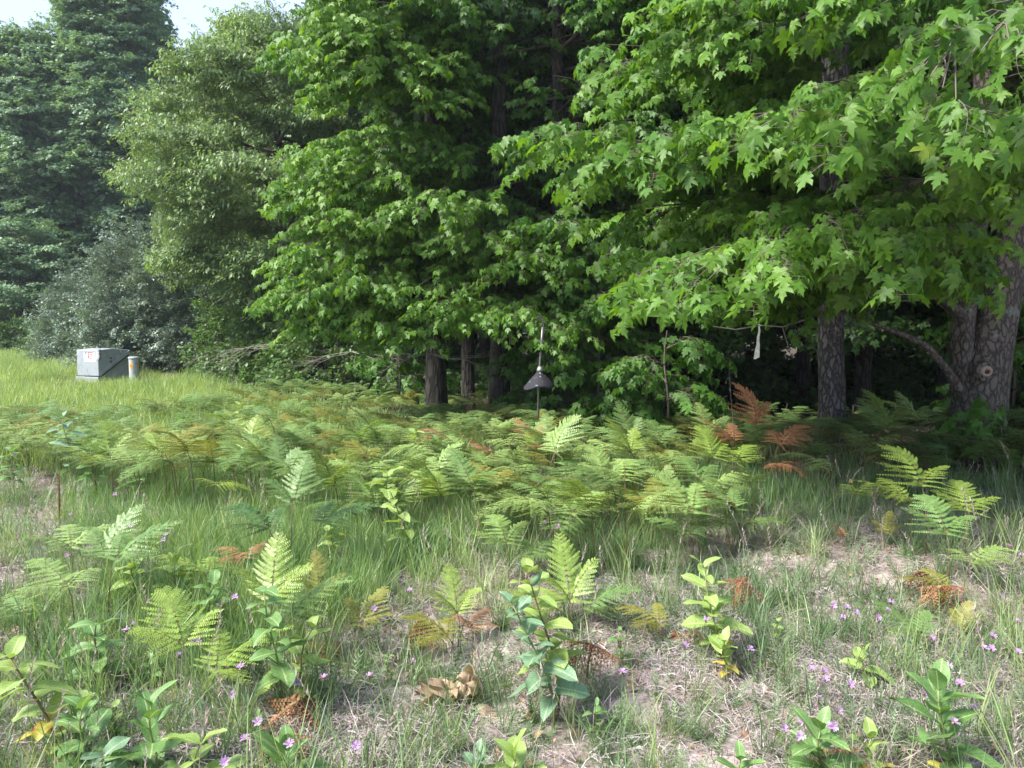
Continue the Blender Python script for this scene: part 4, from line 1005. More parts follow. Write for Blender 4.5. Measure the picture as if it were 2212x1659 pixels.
def fern_bed():
    rng = random.Random(99); spots = []; tries = 0
    while len(spots) < 1150 and tries < 40000:
        tries += 1; x = rng.uniform(-8.8, 8.2); y = rng.uniform(4.6, 15.3)
        if not poly_in(x, y, BED): continue
        if any((x - a) ** 2 + (y - b_) ** 2 < r_ * r_ for a, b_, r_ in HOLES): continue
        if y > 9.5 and rng.random() > 0.6: continue
        if x < 2.0 and rng.random() > 0.85: continue
        if any((x - a[0]) ** 2 + (y - a[1]) ** 2 < 0.018 for a in spots[-300:]): continue
        spots.append((x, y))
    spots.sort(key=lambda s: s[1])
    front = [q for q in spots if rng.random() < (.8 if q[1] < 7 else .42)][:245]; fs = set(front)
    single, rest = front, [q for q in spots if q not in fs]
    for (x, y) in single:
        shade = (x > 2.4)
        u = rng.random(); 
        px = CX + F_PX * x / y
        if shade: mt = 'fern_shaded' if u < .15 else ('fern_pale' if u < .35 else 'fern_green' if u < .95 else 'fern_gold')
        else:
            mt = 'fern_pale' if u < .52 else ('fern_green' if u < .74 else ('fern_lime' if u < .86 else ('fern_gold' if u < .95 else ('fern_rust' if x > -1 and y > 6.3 and u > .975 else 'fern_green'))))
        nm = {'fern_pale': 'pale green', 'fern_green': 'mid green', 'fern_lime': 'lime green', 'fern_gold': 'olive gold', 'fern_rust': 'rust brown', 'fern_shaded': 'deep green'}[mt]
        zone = 'left end of the fern bed towards the utility box' if x < -3.2 else ('middle of the fern bed before the dark trunks' if x < -0.2 else ('fern bed below the baffle pole and its right' if x < 2.4 else 'shaded fern bed at the foot of the right trunks'))
        col_ = next(t_ for lim, t_ in ((150, 'at the left edge'), (330, 'in line with the utility box'), (520, 'below the silvery shrub'), (700, 'below the olive green tree'), (870, 'under the left end of the bright maple'), (1050, 'before the thick dark trunk'), (1240, 'by the cone baffle'), (1450, 'below the dark saplings'), (1700, 'around the tall rust fern'), (1900, 'before the straight trunk'), (2060, 'between the two right trunks'), (1e9, 'at the forked trunk')) if px < lim)
        row_ = next(t_ for lim, t_ in ((5.7, 'front edge'), (6.6, 'second row'), (7.6, 'third row'), (8.8, 'fourth row'), (99, 'back row')) if y < lim)
        lb = '%s bracken fern %s, %s' % (nm, col_, row_)
        h = rng.uniform(.40, .68) * (1.0 if y > 6 else .8) * (.72 if y > 6.4 and -.7 < x < 1.6 else 1.0)
        yaw = rng.gauss(2.6, 1.3)
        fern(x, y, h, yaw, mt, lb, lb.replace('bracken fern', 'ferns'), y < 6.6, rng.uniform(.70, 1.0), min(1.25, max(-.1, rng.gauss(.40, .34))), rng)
    # the rest, further back, as one mass
    kinds = []
    for k, mt in enumerate(('fern_pale', 'fern_green', 'fern_shaded', 'fern_green', 'fern_gold')):
        b = Buf(); b.tube([(0, 0, -0.03), (0.01, 0, .3), (0.07, 0, .5)], [.0045, .004, .003], 4, m=1)
        for w_, m in fern_parts(.5, .35, rng):
            s = FERN_FAR[k % 4][w_]
            base = len(b.V); b.V += [tuple(m @ Vector(v)) for v in s.V]; b.F += [tuple(i + base for i in f) for f in s.F]; b.U += s.U; b.A += s.A; b.M += s.M
        kinds.append(proto(b.mesh('fern_kind', mats=[M[mt], M['stalk']])))
    g = gn_group('back_fern', kinds)
    P = np.array([(x, y, float(gz(x, y))) for x, y in rest]); n = len(P); r2 = np.random.default_rng(4)
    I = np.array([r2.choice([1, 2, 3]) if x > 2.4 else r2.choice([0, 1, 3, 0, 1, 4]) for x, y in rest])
    scatter('fern_thicket', g, P, np.stack([np.zeros(n), np.zeros(n), r2.normal(2.6, 1.4, n)], 1), r2.uniform(.60, .88, n), I, kind='stuff', label='mass of bracken ferns filling the fern bed towards the wood')
    return g
G_FERN = fern_bed()

# ================================================================== GRASS AND LITTER
def tuft(rg, n, h, w_, lean, spread, curve=0.5):
    b = Buf()
    for i in range(n):
        a = rg.uniform(0, 6.28); r0 = spread * math.sqrt(rg.random()); bx, by = math.cos(a) * r0, math.sin(a) * r0
        hh = h * rg.uniform(.45, 1.15); az = rg.uniform(0, 6.28); ln = lean * rg.uniform(.2, 1.4)
        dx, dy = math.cos(az) * ln * hh, math.sin(az) * ln * hh
        fa = rg.uniform(0, 3.14); wx, wy = math.cos(fa) * w_ / 2, math.sin(fa) * w_ / 2
        V = []; c = curve * rg.uniform(.3, 1.6)
        for t, k in ((0, .8), (.4, 1), (.75, .75)):
            z = hh * (t - .25 * c * t * t * ln * 2); q = t ** (1 + c)
            V += [(bx + dx * q - wx * k, by + dy * q - wy * k, z), (bx + dx * q + wx * k, by + dy * q + wy * k, z)]
        V.append((bx + dx, by + dy, hh * (1 - .25 * c * ln * 2)))
        b.add(V, [(0, 1, 3, 2), (2, 3, 5, 4), (4, 5, 6)], a=rg.random())
    return b
def seedhead(rg, h):
    b = Buf(); az = rg.uniform(0, 6.28); ln = .18 * h
    P = [Vector((math.cos(az) * ln * t * t, math.sin(az) * ln * t * t, h * t)) for t in (0, .35, .7, 1)]
    b.tube(P, [.0016, .0013, .001, .0008], 3, .6, cap=False)
    for i in range(14):
        t = .74 + .26 * i / 14; p = P[2].lerp(P[3], (t - .7) / .3); a = i * 2.4
        q = p + Vector((math.cos(a) * .018, math.sin(a) * .018, .028)); s = Vector((math.sin(a), -math.cos(a), 0)) * .0035
        b.add([p - s, p + s, q], [(0, 1, 2)], a=rg.random())
    return b
gr = random.Random(5)
def tg(name, mat, specs): return gn_group(name, [proto(tuft(gr, *s).mesh(name, M[mat])) for s in specs])
G_GR = tg('grass_tuft', 'grass', [(26, .42, .0055, .45, .07), (26, .36, .005, .5, .08), (22, .48, .006, .4, .06), (24, .40, .005, .7, .08)])
G_GRP = tg('pale_grass_tuft', 'grass_pale', [(24, .45, .005, .45, .10), (24, .40, .005, .5, .10), (20, .50, .005, .4, .10)])
G_GRB = tg('blue_grass_tuft', 'grass_blue', [(18, .22, .0045, .7, .05), (16, .18, .004, .9, .06), (14, .26, .005, .6, .05), (20, .14, .0035, 1.0, .06)])
G_FARG = tg('meadow_tuft', 'grass_meadow', [(30, .50, .010, .4, .30), (30, .46, .010, .5, .30), (30, .55, .010, .4, .30)])
G_STRAW = gn_group('straw', [proto(tuft(gr, 16, .24, .0035, 1.2, .06, 1.0).mesh('straw', M['straw'])) for _ in range(3)] + [proto(seedhead(gr, .5).mesh('straw', M['straw'])), proto(seedhead(gr, .42).mesh('straw', M['straw']))])
def thatch(rg, n, r_, h=.03, w_=.003, lmin=.04, lmax=.16):
    b = Buf()
    for i in range(n):
        a = rg.uniform(0, 6.28); q = r_ * math.sqrt(rg.random()); c = Vector((math.cos(a) * q, math.sin(a) * q, rg.uniform(.002, h)))
        az = rg.uniform(0, 6.28); l = rg.uniform(lmin, lmax) / 2; d = Vector((math.cos(az), math.sin(az), rg.uniform(-.15, .15))) * l; s = Vector((-math.sin(az), math.cos(az), rg.uniform(-.5, .5))) * w_ / 2
        k = Vector((-math.sin(az), math.cos(az), 0)) * l * rg.uniform(-.35, .35) + Vector((0, 0, rg.uniform(0, .012)))
        b.add([c - d - s, c - d + s, c + k + s, c + k - s, c + d + s * .4, c + d - s * .4], [(0, 1, 2, 3), (3, 2, 4, 5)], a=rg.random())
    return b
G_THATCH = gn_group('thatch', [proto(thatch(gr, 60, .16, .03, .003, .025, .11).mesh('thatch', M['straw'])) for _ in range(3)] + [proto(thatch(gr, 60, .16, .03, .003, .025, .11).mesh('thatch', M['straw_grey'])) for _ in range(3)])
def dleaf(rg, n, r_):
    b = Buf()
    for i in range(n):
        a = rg.uniform(0, 6.28); q = r_ * math.sqrt(rg.random()); s_ = rg.uniform(.02, .055)
        V, Fc = ([(0, 0, 0), (.35, .3, .12), (.3, .7, .2), (0, 1, .05), (-.3, .7, .15), (-.35, .3, .2), (0, .5, -.05)], [(0, 1, 6), (1, 2, 6), (2, 3, 6), (3, 4, 6), (4, 5, 6), (5, 0, 6)])
        m = Matrix.Translation((math.cos(a) * q, math.sin(a) * q, rg.uniform(.004, .02))) @ Euler((rg.uniform(-.5, .5), rg.uniform(-.5, .5), rg.uniform(0, 6.28))).to_matrix().to_4x4() @ Matrix.Diagonal((s_, s_, s_, 1))
        b.add(V, Fc, m, a=rg.random())
    return b
G_DLEAF = gn_group('litter_leaf', [proto(dleaf(gr, 5, .15).mesh('litter_leaf', M['dead_leaf'])) for _ in range(3)])
def forb(rg):
    """low feathery grey-green rosette"""
    b = Buf()
    for i in range(9):
        a = rg.uniform(0, 6.28); l = rg.uniform(.07, .17); el = rg.uniform(.2, 1.1); d = Vector((math.cos(a) * math.cos(el), math.sin(a) * math.cos(el), math.sin(el))); s = Vector((-math.sin(a), math.cos(a), 0))
        for j in range(7):
            t = (j + 1) / 7; p = d * (l * t) + Vector((0, 0, -.02 * t * t)); w_ = .026 * (1 - .6 * t)
            for k in (1, -1):
                b.add([p - d * .003, p + d * .004, p + s * (k * w_) + d * .014], [(0, 1, 2)], a=rg.random())
        b.add([-s * .0012, s * .0012, d * l], [(0, 1, 2)], a=.5)
    return b
G_FORB = gn_group('forb', [proto(forb(gr).mesh('forb', M['grass_blue'])) for _ in range(3)])

def vnoise(x, y, s, seed=0):
    return 0.5 + 0.25 * (np.sin(x * s + seed) * np.cos(y * s * 1.3 + seed * 2) + np.sin((x + y) * s * .7 + seed * 3) + .5 * np.sin((x * 1.7 - y) * s * 1.9 + seed) + .5 * np.cos((y * 2.1 + x * .6) * s * 1.7))
def lush(x, y):
    """0 bare .. 1 tall grass"""
    edge = 4.9 - 2.4 * np.clip((-x - 0.1) / 1.5, 0, 1) + 1.35 * np.clip((x - 1.0) / 2.0, 0, 1)   # where tall grass starts
    g = np.clip((y - edge) / 1.3 + .25, 0, 1)
    g *= np.where(y < 10.5, np.clip((x + .64 * y) / .5, .03, 1), 1)
    g *= 1 - 0.9 * np.clip(1 - np.hypot((x + 4.3) / 1.3, (y - 5.6) / 2.6), 0, 1) ** .4       # bare patch at the left
    g *= 1 - np.clip((x - 1.8) / 1.5, 0, 1) * np.clip((y - 6.8) / 1.5, 0, 1) * .9
    return np.clip(g * (.55 + .7 * vnoise(x, y, 1.6, 1)), 0, 1)

def grass_field():
    rng = np.random.default_rng(31)
    def pts(n, y0, y1, margin=1.0, power=1.0):
        y = y0 + (y1 - y0) * rng.random(n) ** power; x = rng.uniform(-1, 1, n) * (y * .70 + margin)
        return x, y
    def rotl(n, lean=.12, dirn=0.0):
        # small common lean to the right from the wind
        return np.stack([rng.normal(0, .1, n), rng.normal(lean, .12, n), rng.uniform(0, 6.28, n)], 1)
    def put(name, grp, x, y, s, lb, lean=.1, I=None):
        n = len(x); P = np.stack([x, y, gz(x, y) - .01], 1)
        scatter(name, grp, P, rotl(n, lean), s, I, kind='stuff', label=lb)
    # tall green grass
    x, y = pts(15000, 2.2, 13.5); wood = (y > 9.4 + np.clip(-x, 0, 9) * .75)
    wood |= (x > 2.6) & (y > 6.9)
    k = (rng.random(len(x)) < lush(x, y) * np.clip(.55 + .12 * (y - 3), .5, .95)) & ~wood; x, y = x[k], y[k]
    put('meadow_grass', G_GR, x, y, rng.uniform(.5, 1.0, len(x)) * (.70 + .35 * vnoise(x, y, .8)), 'tall green grass growing between and before the ferns')
    x, y = pts(7000, 2.0, 13.5); wood = (y > 9.4 + np.clip(-x, 0, 9) * .75)
    k = (rng.random(len(x)) < .10 + lush(x, y) * .55 * (vnoise(x, y, .9, 4) > .45)) & ~wood; x, y = x[k], y[k]
    put('pale_grass', G_GRP, x, y, rng.uniform(.4, .95, len(x)), 'pale yellow green grass mixed into the meadow')
    # far meadow
    x, y = rng.uniform(-26, 0, 20000), 8.5 + 24 * rng.random(20000) ** 1.25
    k = (y < 9 + np.clip(-x, 0, 40) * 1.15) & (x > -y * .72 - 1.5) & (y > 8 + 0 * x) & (y < 31) & ((x < -4.5) | (y < 17)); x, y = x[k], y[k]
    k2 = ~((np.abs(x + 10.15) < .60) & (np.abs(y - 19.15) < .60)); x, y = x[k2], y[k2]; mow = np.where(np.hypot(x + 10.0, y - 18.4) < 1.9, .5, 1.0)
    put('meadow_grass', G_FARG, x, y, rng.uniform(.5, .95, len(x)) * mow, 'sunlit pale meadow grass round the utility box')
    k = rng.random(len(x)) < .25
    put('green_grass', G_GR, x[k] + .1, y[k], rng.uniform(.8, 1.2, k.sum()) * mow[k], 'greener grass in the far meadow')
    # low blue green grass and thatch of the bare part
    x, y = pts(5400, 1.6, 8.5, .8)
    k = rng.random(len(x)) < (.25 + .75 * (vnoise(x, y, 2.2, 2) > .42)) * (1 - .6 * lush(x, y)); x, y = x[k], y[k]
    put('short_grass', G_GRB, x, y, rng.uniform(.5, 1.15, len(x)), 'short blue green grass on the sandy ground')
    x, y = pts(2800, 1.6, 7.5, .8)
    put('feathery_herbs', G_FORB, x, y, rng.uniform(.6, 1.2, len(x)), 'low feathery herbs on the sandy ground')
    x, y = pts(2600, 1.6, 11, .8); k = rng.random(len(x)) < .75 - .4 * lush(x, y); x, y = x[k], y[k]
    put('dry_grass', G_STRAW, x, y, rng.uniform(.5, 1.1, len(x)), 'dry straw coloured grass and seed stems', .25)
    x, y = pts(6500, 1.6, 8.0, .6); k = rng.random(len(x)) < np.clip(2.2 * (vnoise(x, y, 2.6, 6) - .28), .12, 1); x, y = x[k], y[k]; n = len(x)
    scatter('thatch', G_THATCH, np.stack([x, y, gz(x, y) + .004], 1), np.stack([rng.normal(0, .08, n), rng.normal(0, .08, n), rng.uniform(0, 6.28, n)], 1), rng.uniform(.7, 1.3, n), kind='stuff', label='flattened grey and tan thatch lying on the sand')
    x, y = pts(900, 1.6, 7.5, .6); n = len(x)
    scatter('litter', G_DLEAF, np.stack([x, y, gz(x, y) + .006], 1), np.stack([np.zeros(n), np.zeros(n), rng.uniform(0, 6.28, n)], 1), rng.uniform(.5, 1.1, n), kind='stuff', label='small dead brown leaves in the thatch')
grass_field()

# ================================================================== MILKWEED AND OTHER HERBS
def mleaf(seed, detail=7, wav=0.03, fold=0.25, dr=0.35, wd=0.24):
    """elliptic leaf of unit length along +Y"""
    rg = random.Random(seed); b = Buf(); ph = rg.uniform(0, 6)
    V, U = [], []; cols = (-1, -.5, 0, .5, 1)
    for i in range(detail + 1):
        t = i / detail; hw = wd * (math.sin(math.pi * t ** .92) ** .60 if 0 < t < 1 else 0) + (.012 if t == 0 else 0.002)
        for c in cols:
            x = c * hw; z = fold * abs(x) - dr * t * t + wav * math.sin(9 * t + ph + 2 * c) * abs(c)
            V.append((x, t * (1 - .1 * dr * t), z)); U.append((c * (hw / wd + .02), t))
    Fc = [(i * 5 + j, i * 5 + j + 1, (i + 1) * 5 + j + 1, (i + 1) * 5 + j) for i in range(detail) for j in range(4)]
    b.add(V, Fc, uv=U, a=rg.random()); return b
MLEAF = {}
def mleaf_mesh(mat, k):
    if (mat, k) not in MLEAF: MLEAF[(mat, k)] = mleaf(k, 8, .03 + .015 * (k % 3), .2 + .1 * (k % 2), .15 + .15 * (k % 4), .25 + .03 * (k % 3)).mesh('leaf', M[mat])
    return MLEAF[(mat, k)]
def milkweed(px, py, h, mat, label, pairs=6, leaf=.15, lean=(0, 0), yellow=0, seed=0, up=.6, bare=.2, stem='stem', pods=0, name='milkweed', cat='plant', group=None):
    rg = random.Random(seed * 13 + int(px)); p = gnd(px, py)
    t = empty(name, (p.x, p.y, float(gz(p.x, p.y))), rg.uniform(0, 6.28), label=label, cat=cat, group=group)
    t.rotation_euler.z = 0
    ax = lambda u: Vector((lean[0] * u * u + .012 * math.sin(6 * u), lean[1] * u * u, h * u))
    b = Buf(); b.tube([ax(u) - Vector((0, 0, .03 * (u == 0))) for u in (0, .2, .4, .6, .8, 1)], [.0055, .005, .0048, .0042, .0035, .0025], 7)
    link('stem', b.mesh('stem', M[stem]), t)
    for i in range(pairs):
        u = bare + (1 - bare) * (i / max(1, pairs - 1)) ** 1.0; q = ax(u); a = i * math.pi / 2 + rg.uniform(-.3, .3) + seed
        top = i / max(1, pairs - 1)
        for s in (0, 1):
            az = a + s * math.pi + rg.uniform(-.2, .2); el = R(5) + up * (.25 + 1.05 * top ** 2) + rg.uniform(-.2, .2)
            d = Vector((math.cos(az) * math.cos(el), math.sin(az) * math.cos(el), math.sin(el)))
            nr = Vector((-math.cos(az) * math.sin(el), -math.sin(az) * math.sin(el), math.cos(el))) + Vector((rg.uniform(-.3, .3), rg.uniform(-.3, .3), 0))
            s_ = leaf * (1 - .42 * top) * rg.uniform(.72, 1.15) * (.75 if i == 0 else 1)
            mt = 'milk_yellow' if i < yellow and rg.random() < .55 else mat
            if mt == 'milk_yellow' and mat != mt: s_ *= .62
            o = link('leaf', mleaf_mesh(mt, rg.randrange(6)), t); o.matrix_local = Matrix.Translation(q) @ frame(d, nr) @ Matrix.Diagonal((s_, s_, s_, 1))
            if mt == 'milk_yellow' and mat != 'milk_yellow': o['label'] = 'yellow leaf with brown spots'
    for k in range(pods):
        bb = Buf(); q = ax(.92 - .06 * k); d = Vector((.5 - k, -.3, .8)).normalized()
        bb.tube([q + d * (.09 * u) + Vector((0, -.015, 0)) for u in (0, .15, .35, .6, .8, 1)], [.003, .011, .016, .013, .006, .001], 9)
        link('seed_pod', bb.mesh('seed_pod', M['milk_blue']), t)
    return t
MW = [
    (1195, 1580, .46, 'milk_blue', 'grey green milkweed with rounded leaves in front of the tall pair', 8, .125, (-.16, .05), 0, 1, .55, .28, 'stem', 0),
    (1205, 1545, .52, 'milk_lime', 'tall milkweed with a pale seed pod on top and one yellow leaf low', 7, .15, (-.12, .10), 1, 2, .5, .30, 'stem_brown', 1),
    (1545, 1440, .40, 'milk_lime', 'broad milkweed with layered light leaves right of the middle', 7, .13, (-.03, .1), 1, 3, .6, .25, 'stem', 0),
    (1565, 1470, .16, 'milk_lime', 'low milkweed shoot with yellow lower leaves below the broad one', 4, .11, (0, 0), 2, 4, .7, .2, 'stem', 0),
    (120, 1650, .36, 'milk_lime', 'leaning milkweed with large yellowing lower leaves at the lower left corner', 7, .165, (-.14, 0), 3, 5, .4, .2, 'stem_brown', 0),
    (185, 1690, .20, 'milk_green', 'bushy milkweed left of the two at the lower left edge', 5, .14, (0, 0), 0, 6, .8, .1, 'stem', 0),
    (335, 1700, .22, 'milk_green', 'bushy bright milkweed at the lower edge beneath the fan shaped fern', 5, .17, (0, 0), 0, 7, .9, .1, 'stem', 0),
    (420, 1730, .15, 'milk_lime', 'milkweed with one long leaf pointing right at the lower edge', 3, .17, (0.03, 0), 0, 8, .4, .1, 'stem', 0),
    (230, 1730, .12, 'milk_blue', 'low broad milkweed cut by the lower edge near the left corner', 3, .16, (0, 0), 0, 9, .4, .1, 'stem', 0),
    (625, 1720, .12, 'milk_green', 'three leaved milkweed shoot at the lower edge left of the middle', 3, .17, (0, 0), 0, 10, 1.0, .4, 'stem', 0),
    (1115, 1740, .12, 'milk_lime', 'yellow green milkweed shoot cut by the lower edge in the middle', 3, .17, (0, 0), 0, 11, 1.0, .4, 'stem', 0),
    (1035, 1720, .10, 'milk_blue', 'small grey leaved shoot at the lower edge left of the yellow green one', 3, .10, (0, 0), 0, 12, 1.1, .3, 'stem', 0),
    (1770, 1720, .18, 'milk_green', 'milkweed with narrow dark leaves at the lower edge right of the middle', 5, .15, (0, 0), 0, 13, .7, .1, 'stem', 0),
    (1880, 1690, .12, 'milk_lime', 'small yellowing milkweed between the two larger ones at the lower right', 4, .10, (0, 0), 2, 14, .8, .1, 'stem', 0),
    (2045, 1700, .26, 'milk_green', 'largest lower right milkweed with broad glossy leaves and pale midribs', 6, .185, (-.04, 0), 1, 15, .75, .15, 'stem', 0),
    (1600, 1740, .12, 'milk_green', 'milkweed tips just above the lower edge right of the middle', 3, .12, (0, 0), 0, 16, .6, .2, 'stem', 0),
    (1865, 1485, .14, 'milk_lime', 'tiny light milkweed standing alone on the bare sand', 3, .10, (0, 0), 1, 17, .8, .3, 'stem', 0),
    (885, 1215, .44, 'milk_lime', 'slender milkweed with hanging rounded leaves in the tall grass', 6, .13, (-.12, 0), 1, 18, .3, .25, 'stem_brown', 0),
    (840, 1170, .46, 'milk_pale' if False else 'milk_lime', 'pale leaved milkweed behind the slender one in the grass', 4, .17, (0, 0), 0, 19, .4, .7, 'stem', 0),
    (905, 1075, .55, 'milk_lime', 'upright milkweed at the front of the fern bed near the middle', 6, .15, (-.03, 0), 0, 20, .5, .35, 'stem', 0),
    (945, 1075, .45, 'milk_green', 'milkweed with reddish buds right of the upright one', 5, .15, (0, 0), 0, 21, .6, .4, 'stem', 0),
    (165, 1060, .66, 'milk_blue', 'dark blue green milkweed standing at the left end of the ferns', 8, .19, (-.12, 0), 0, 22, .5, .3, 'stem', 0),
    (205, 1085, .50, 'milk_green', 'milkweed with a yellow lower leaf right of the dark blue green one', 7, .17, (0, 0), 1, 23, .4, .2, 'stem_brown', 0),
    (300, 1090, .42, 'milk_green', 'milkweed in the grass below the left part of the fern bed', 6, .16, (0, 0), 0, 24, .6, .3, 'stem', 0),
    (30, 1080, .42, 'milk_green', 'milkweed at the left edge by the bare patch', 5, .15, (0, 0), 0, 25, .6, .4, 'stem', 0),
    (605, 1540, .46, 'milk_green', 'milkweed with rounded leaves below the pointed fern', 6, .13, (-.05, 0), 0, 26, .3, .3, 'stem', 0),
    (640, 1520, .30, 'milk_lime', 'milkweed with long leaves spreading right below the pointed fern', 4, .15, (.08, 0), 0, 27, .4, .3, 'stem', 0),
    (290, 1330, .34, 'milk_lime', 'light milkweed between the left ferns and the orange fern', 5, .12, (0, 0), 0, 28, .8, .4, 'stem', 0),
    (385, 1340, .32, 'milk_lime', 'milkweed among the yellow green fern below the orange one', 5, .12, (0, 0), 0, 29, .8, .3, 'stem', 0),
    (450, 1400, .30, 'milk_green', 'milkweed with hanging leaves left of the pointed fern', 5, .12, (0.04, 0), 0, 30, .4, .3, 'stem', 0),
    (720, 1240, .34, 'milk_lime', 'milkweed right of the large shaded fern', 5, .12, (0, 0), 0, 31, .7, .3, 'stem', 0),
    (215, 1490, .26, 'milk_green', 'dark leaved milkweed below the weathered log', 4, .13, (0, 0), 0, 32, .3, .3, 'stem_brown', 0),
    (400, 975, .55, 'milk_green', 'leafy plant in the fern bed below the marker post', 6, .16, (0, 0), 0, 33, .5, .3, 'stem', 0),
    (520, 960, .5, 'milk_lime', 'leafy plant in the left half of the fern bed', 5, .16, (0, 0), 0, 34, .5, .4, 'stem', 0),
]
for (px, py, h, mt, lb, pr, lf, ln, yl, sd_, up_, ba, st, pd) in MW:
    milkweed(px, py, h * (1.3 if py > 1680 else 1.1), mt, lb, pr + (2 if pr > 4 else 1), lf * (1.12 if py > 1640 else 1.3), ln, yl, sd_, up_, ba, st, pd)

WEEDS = [(60, 1500), (250, 1600), (330, 1500), (520, 1480), (680, 1560), (760, 1300), (95, 1380), (340, 1240), (560, 1600), (840, 1480), (700, 1400), (1340, 1450), (1420, 1300), (1680, 1400), (1290, 1610), (60, 1250)]
# ---- knapweed with purple heads
def head_mesh(mat, r_=.013, n=16, seed=0):
    rg = random.Random(seed); b = Buf()
    b.tube([(0, 0, -.012), (0, 0, -.006), (0, 0, 0), (0, 0, .004)], [.0025, .0055, .005, .002], 6, .3, 1)
    for i in range(n):
        a = 6.283 * i / n + rg.uniform(-.1, .1); el = rg.uniform(.1, .9); rr = r_ * rg.uniform(.8, 1.25)
        d = Vector((math.cos(a) * math.cos(el), math.sin(a) * math.cos(el), math.sin(el))); s = Vector((-math.sin(a), math.cos(a), 0)) * r_ * .16
        b.add([Vector((0, 0, .002)) - s * .3, Vector((0, 0, .002)) + s * .3, d * rr + s, d * rr * 1.15, d * rr - s], [(0, 1, 2, 4), (4, 2, 3)], a=rg.random(), m=0)
    return b.mesh('flower_head', mats=[M[mat], M['stem_brown']])
HEADS = [head_mesh('petal', .015, 18, s) for s in range(3)]; YH = head_mesh('petal_yellow', .014, 14, 9)
KW = [(885, 1275), (890, 1430), (808, 1315), (797, 1462), (770, 1612), (625, 1608), (556, 1560), (640, 1475), (486, 1646), (272, 1362), (466, 1305), (508, 1290), (152, 1112), (248, 1068), (284, 1137), (284, 1350),
      (1176, 1130), (1206, 1138), (1990, 1102), (2048, 1106), (1345, 1452), (1525, 1340), (1620, 1402), (1755, 1447), (1800, 1308), (1848, 1322), (1918, 1320), (1925, 1302), (1836, 1480), (1780, 1452), (1768, 1508), (1735, 1560), (1728, 1590),
      (1755, 1583), (1795, 1572), (1800, 1570), (2050, 1440), (2012, 1378), (2145, 1375), (2142, 1402), (2200, 1410), (2196, 1342), (2163, 1288), (2074, 1478), (2100, 1530), (1998, 1498), (2060, 1560), (700, 1465), (145, 1200), (96, 1130),
      (520, 1440), (590, 1335), (1480, 1395), (2180, 1180), (2155, 1225), (2125, 1400), (320, 1300), (410, 1385), (360, 1155)]
kr = random.Random(8)
def klab(px, py):
    refs = [(1190, 1400, 'tall milkweed pair'), (1545, 1300, 'broad milkweed'), (120, 1560, 'yellowing milkweed'), (330, 1600, 'bushy bright milkweed'), (625, 1620, 'three leaved milkweed shoot'), (1770, 1620, 'narrow leaved milkweed'), (2020, 1600, 'largest glossy milkweed'), (1865, 1430, 'tiny lone milkweed'), (870, 1150, 'slender milkweed'), (400, 1420, 'fan shaped lime fern'), (590, 1320, 'pointed light green fern'), (150, 1330, 'drooping pale fern'), (780, 1380, 'golden fern'), (905, 1385, 'shrivelled red brown fern'), (1235, 1260, 'bright upright fern'), (2000, 1060, 'bright lime fern'), (2050, 1190, 'pale fern at the right'), (2030, 1290, 'bent dead fern'), (990, 1490, 'heap of tan leaves'), (150, 1060, 'mullein spike'), (520, 1190, 'orange brown fern'), (1840, 1150, 'tiny orange red fern')]
    r0 = min(refs, key=lambda q: (q[0] - px) ** 2 + (q[1] - py) ** 2); dx, dy = px - r0[0], py - r0[1]; d = math.hypot(dx, dy)
    side = ('right of' if dx > 0 else 'left of') if abs(dx) > abs(dy) else ('in front of' if dy > 0 else 'behind')
    return 'purple knapweed %s %s the %s' % ('close' if d < 60 else ('a little way' if d < 120 else 'further off'), side, r0[2])
for i, (px, py) in enumerate(KW):
    hh = kr.uniform(.18, .34); 
    # head pixel -> a foot so that the head stands at hh above the ground
    d = ray(px, py); tt = (CAM.z - hh) / -d.z; hp = CAM + d * tt
    g0 = float(gz(hp.x, hp.y)); side = 'left part' if px < 900 else ('middle' if px < 1500 else 'right part'); near = 'near foreground' if py > 1420 else ('thin grass' if py > 1240 else 'grass by the ferns')
    t = empty('knapweed', (hp.x, hp.y, g0), 0, label=klab(px, py), cat='flower', group='knapweeds in the thin grass')
    H = hp.z - g0; b = Buf(); fx, fy = kr.uniform(-.05, .05), kr.uniform(-.05, .05)
    b.tube([(fx, fy, -.02), (fx * .6, fy * .6, H * .5), (0, 0, H)], [.0018, .0015, .001], 4, cap=False)
    heads = [Vector((0, 0, H))]
    for k in range(kr.randrange(2, 4)):
        a = kr.uniform(0, 6.28); q = Vector((math.cos(a) * .07, math.sin(a) * .07, H * kr.uniform(.6, .95))); b.tube([(fx * .6, fy * .6, H * kr.uniform(.35, .55)), q * .8 + Vector((0, 0, .01)), q], [.0012, .001, .0008], 3, cap=False)
        if kr.random() < .12: heads.append(q)
    for k in range(10):
        a = kr.uniform(0, 6.28); z = H * kr.uniform(.1, .7); l = kr.uniform(.02, .05); p0 = Vector((fx * .7, fy * .7, z)); dd = Vector((math.cos(a), math.sin(a), .5)) * l; s = Vector((-math.sin(a), math.cos(a), 0)) * .0022
        b.add([p0, p0 + dd * .5 + s, p0 + dd, p0 + dd * .5 - s], [(0, 1, 2, 3)], a=kr.random())
    link('stem', b.mesh('stem', M['grass_blue']), t)
    for q in heads:
        o = link('flower_head', HEADS[kr.randrange(3)], t); o.location = q; o.rotation_euler = (kr.uniform(-.2, .9), kr.uniform(-.4, .4), 0)
for i, (px, py) in enumerate(WEEDS):
    milkweed(px, py, .10 + .03 * (i % 4), ('milk_green', 'milk_lime', 'milk_green')[i % 3], klab(px, py).replace('purple knapweed', 'small leafy weed'), 5, .055 + .008 * (i % 3), (0, 0), 0, 60 + i, .5, .15, 'stem', 0, 'leafy_weed', 'weed')
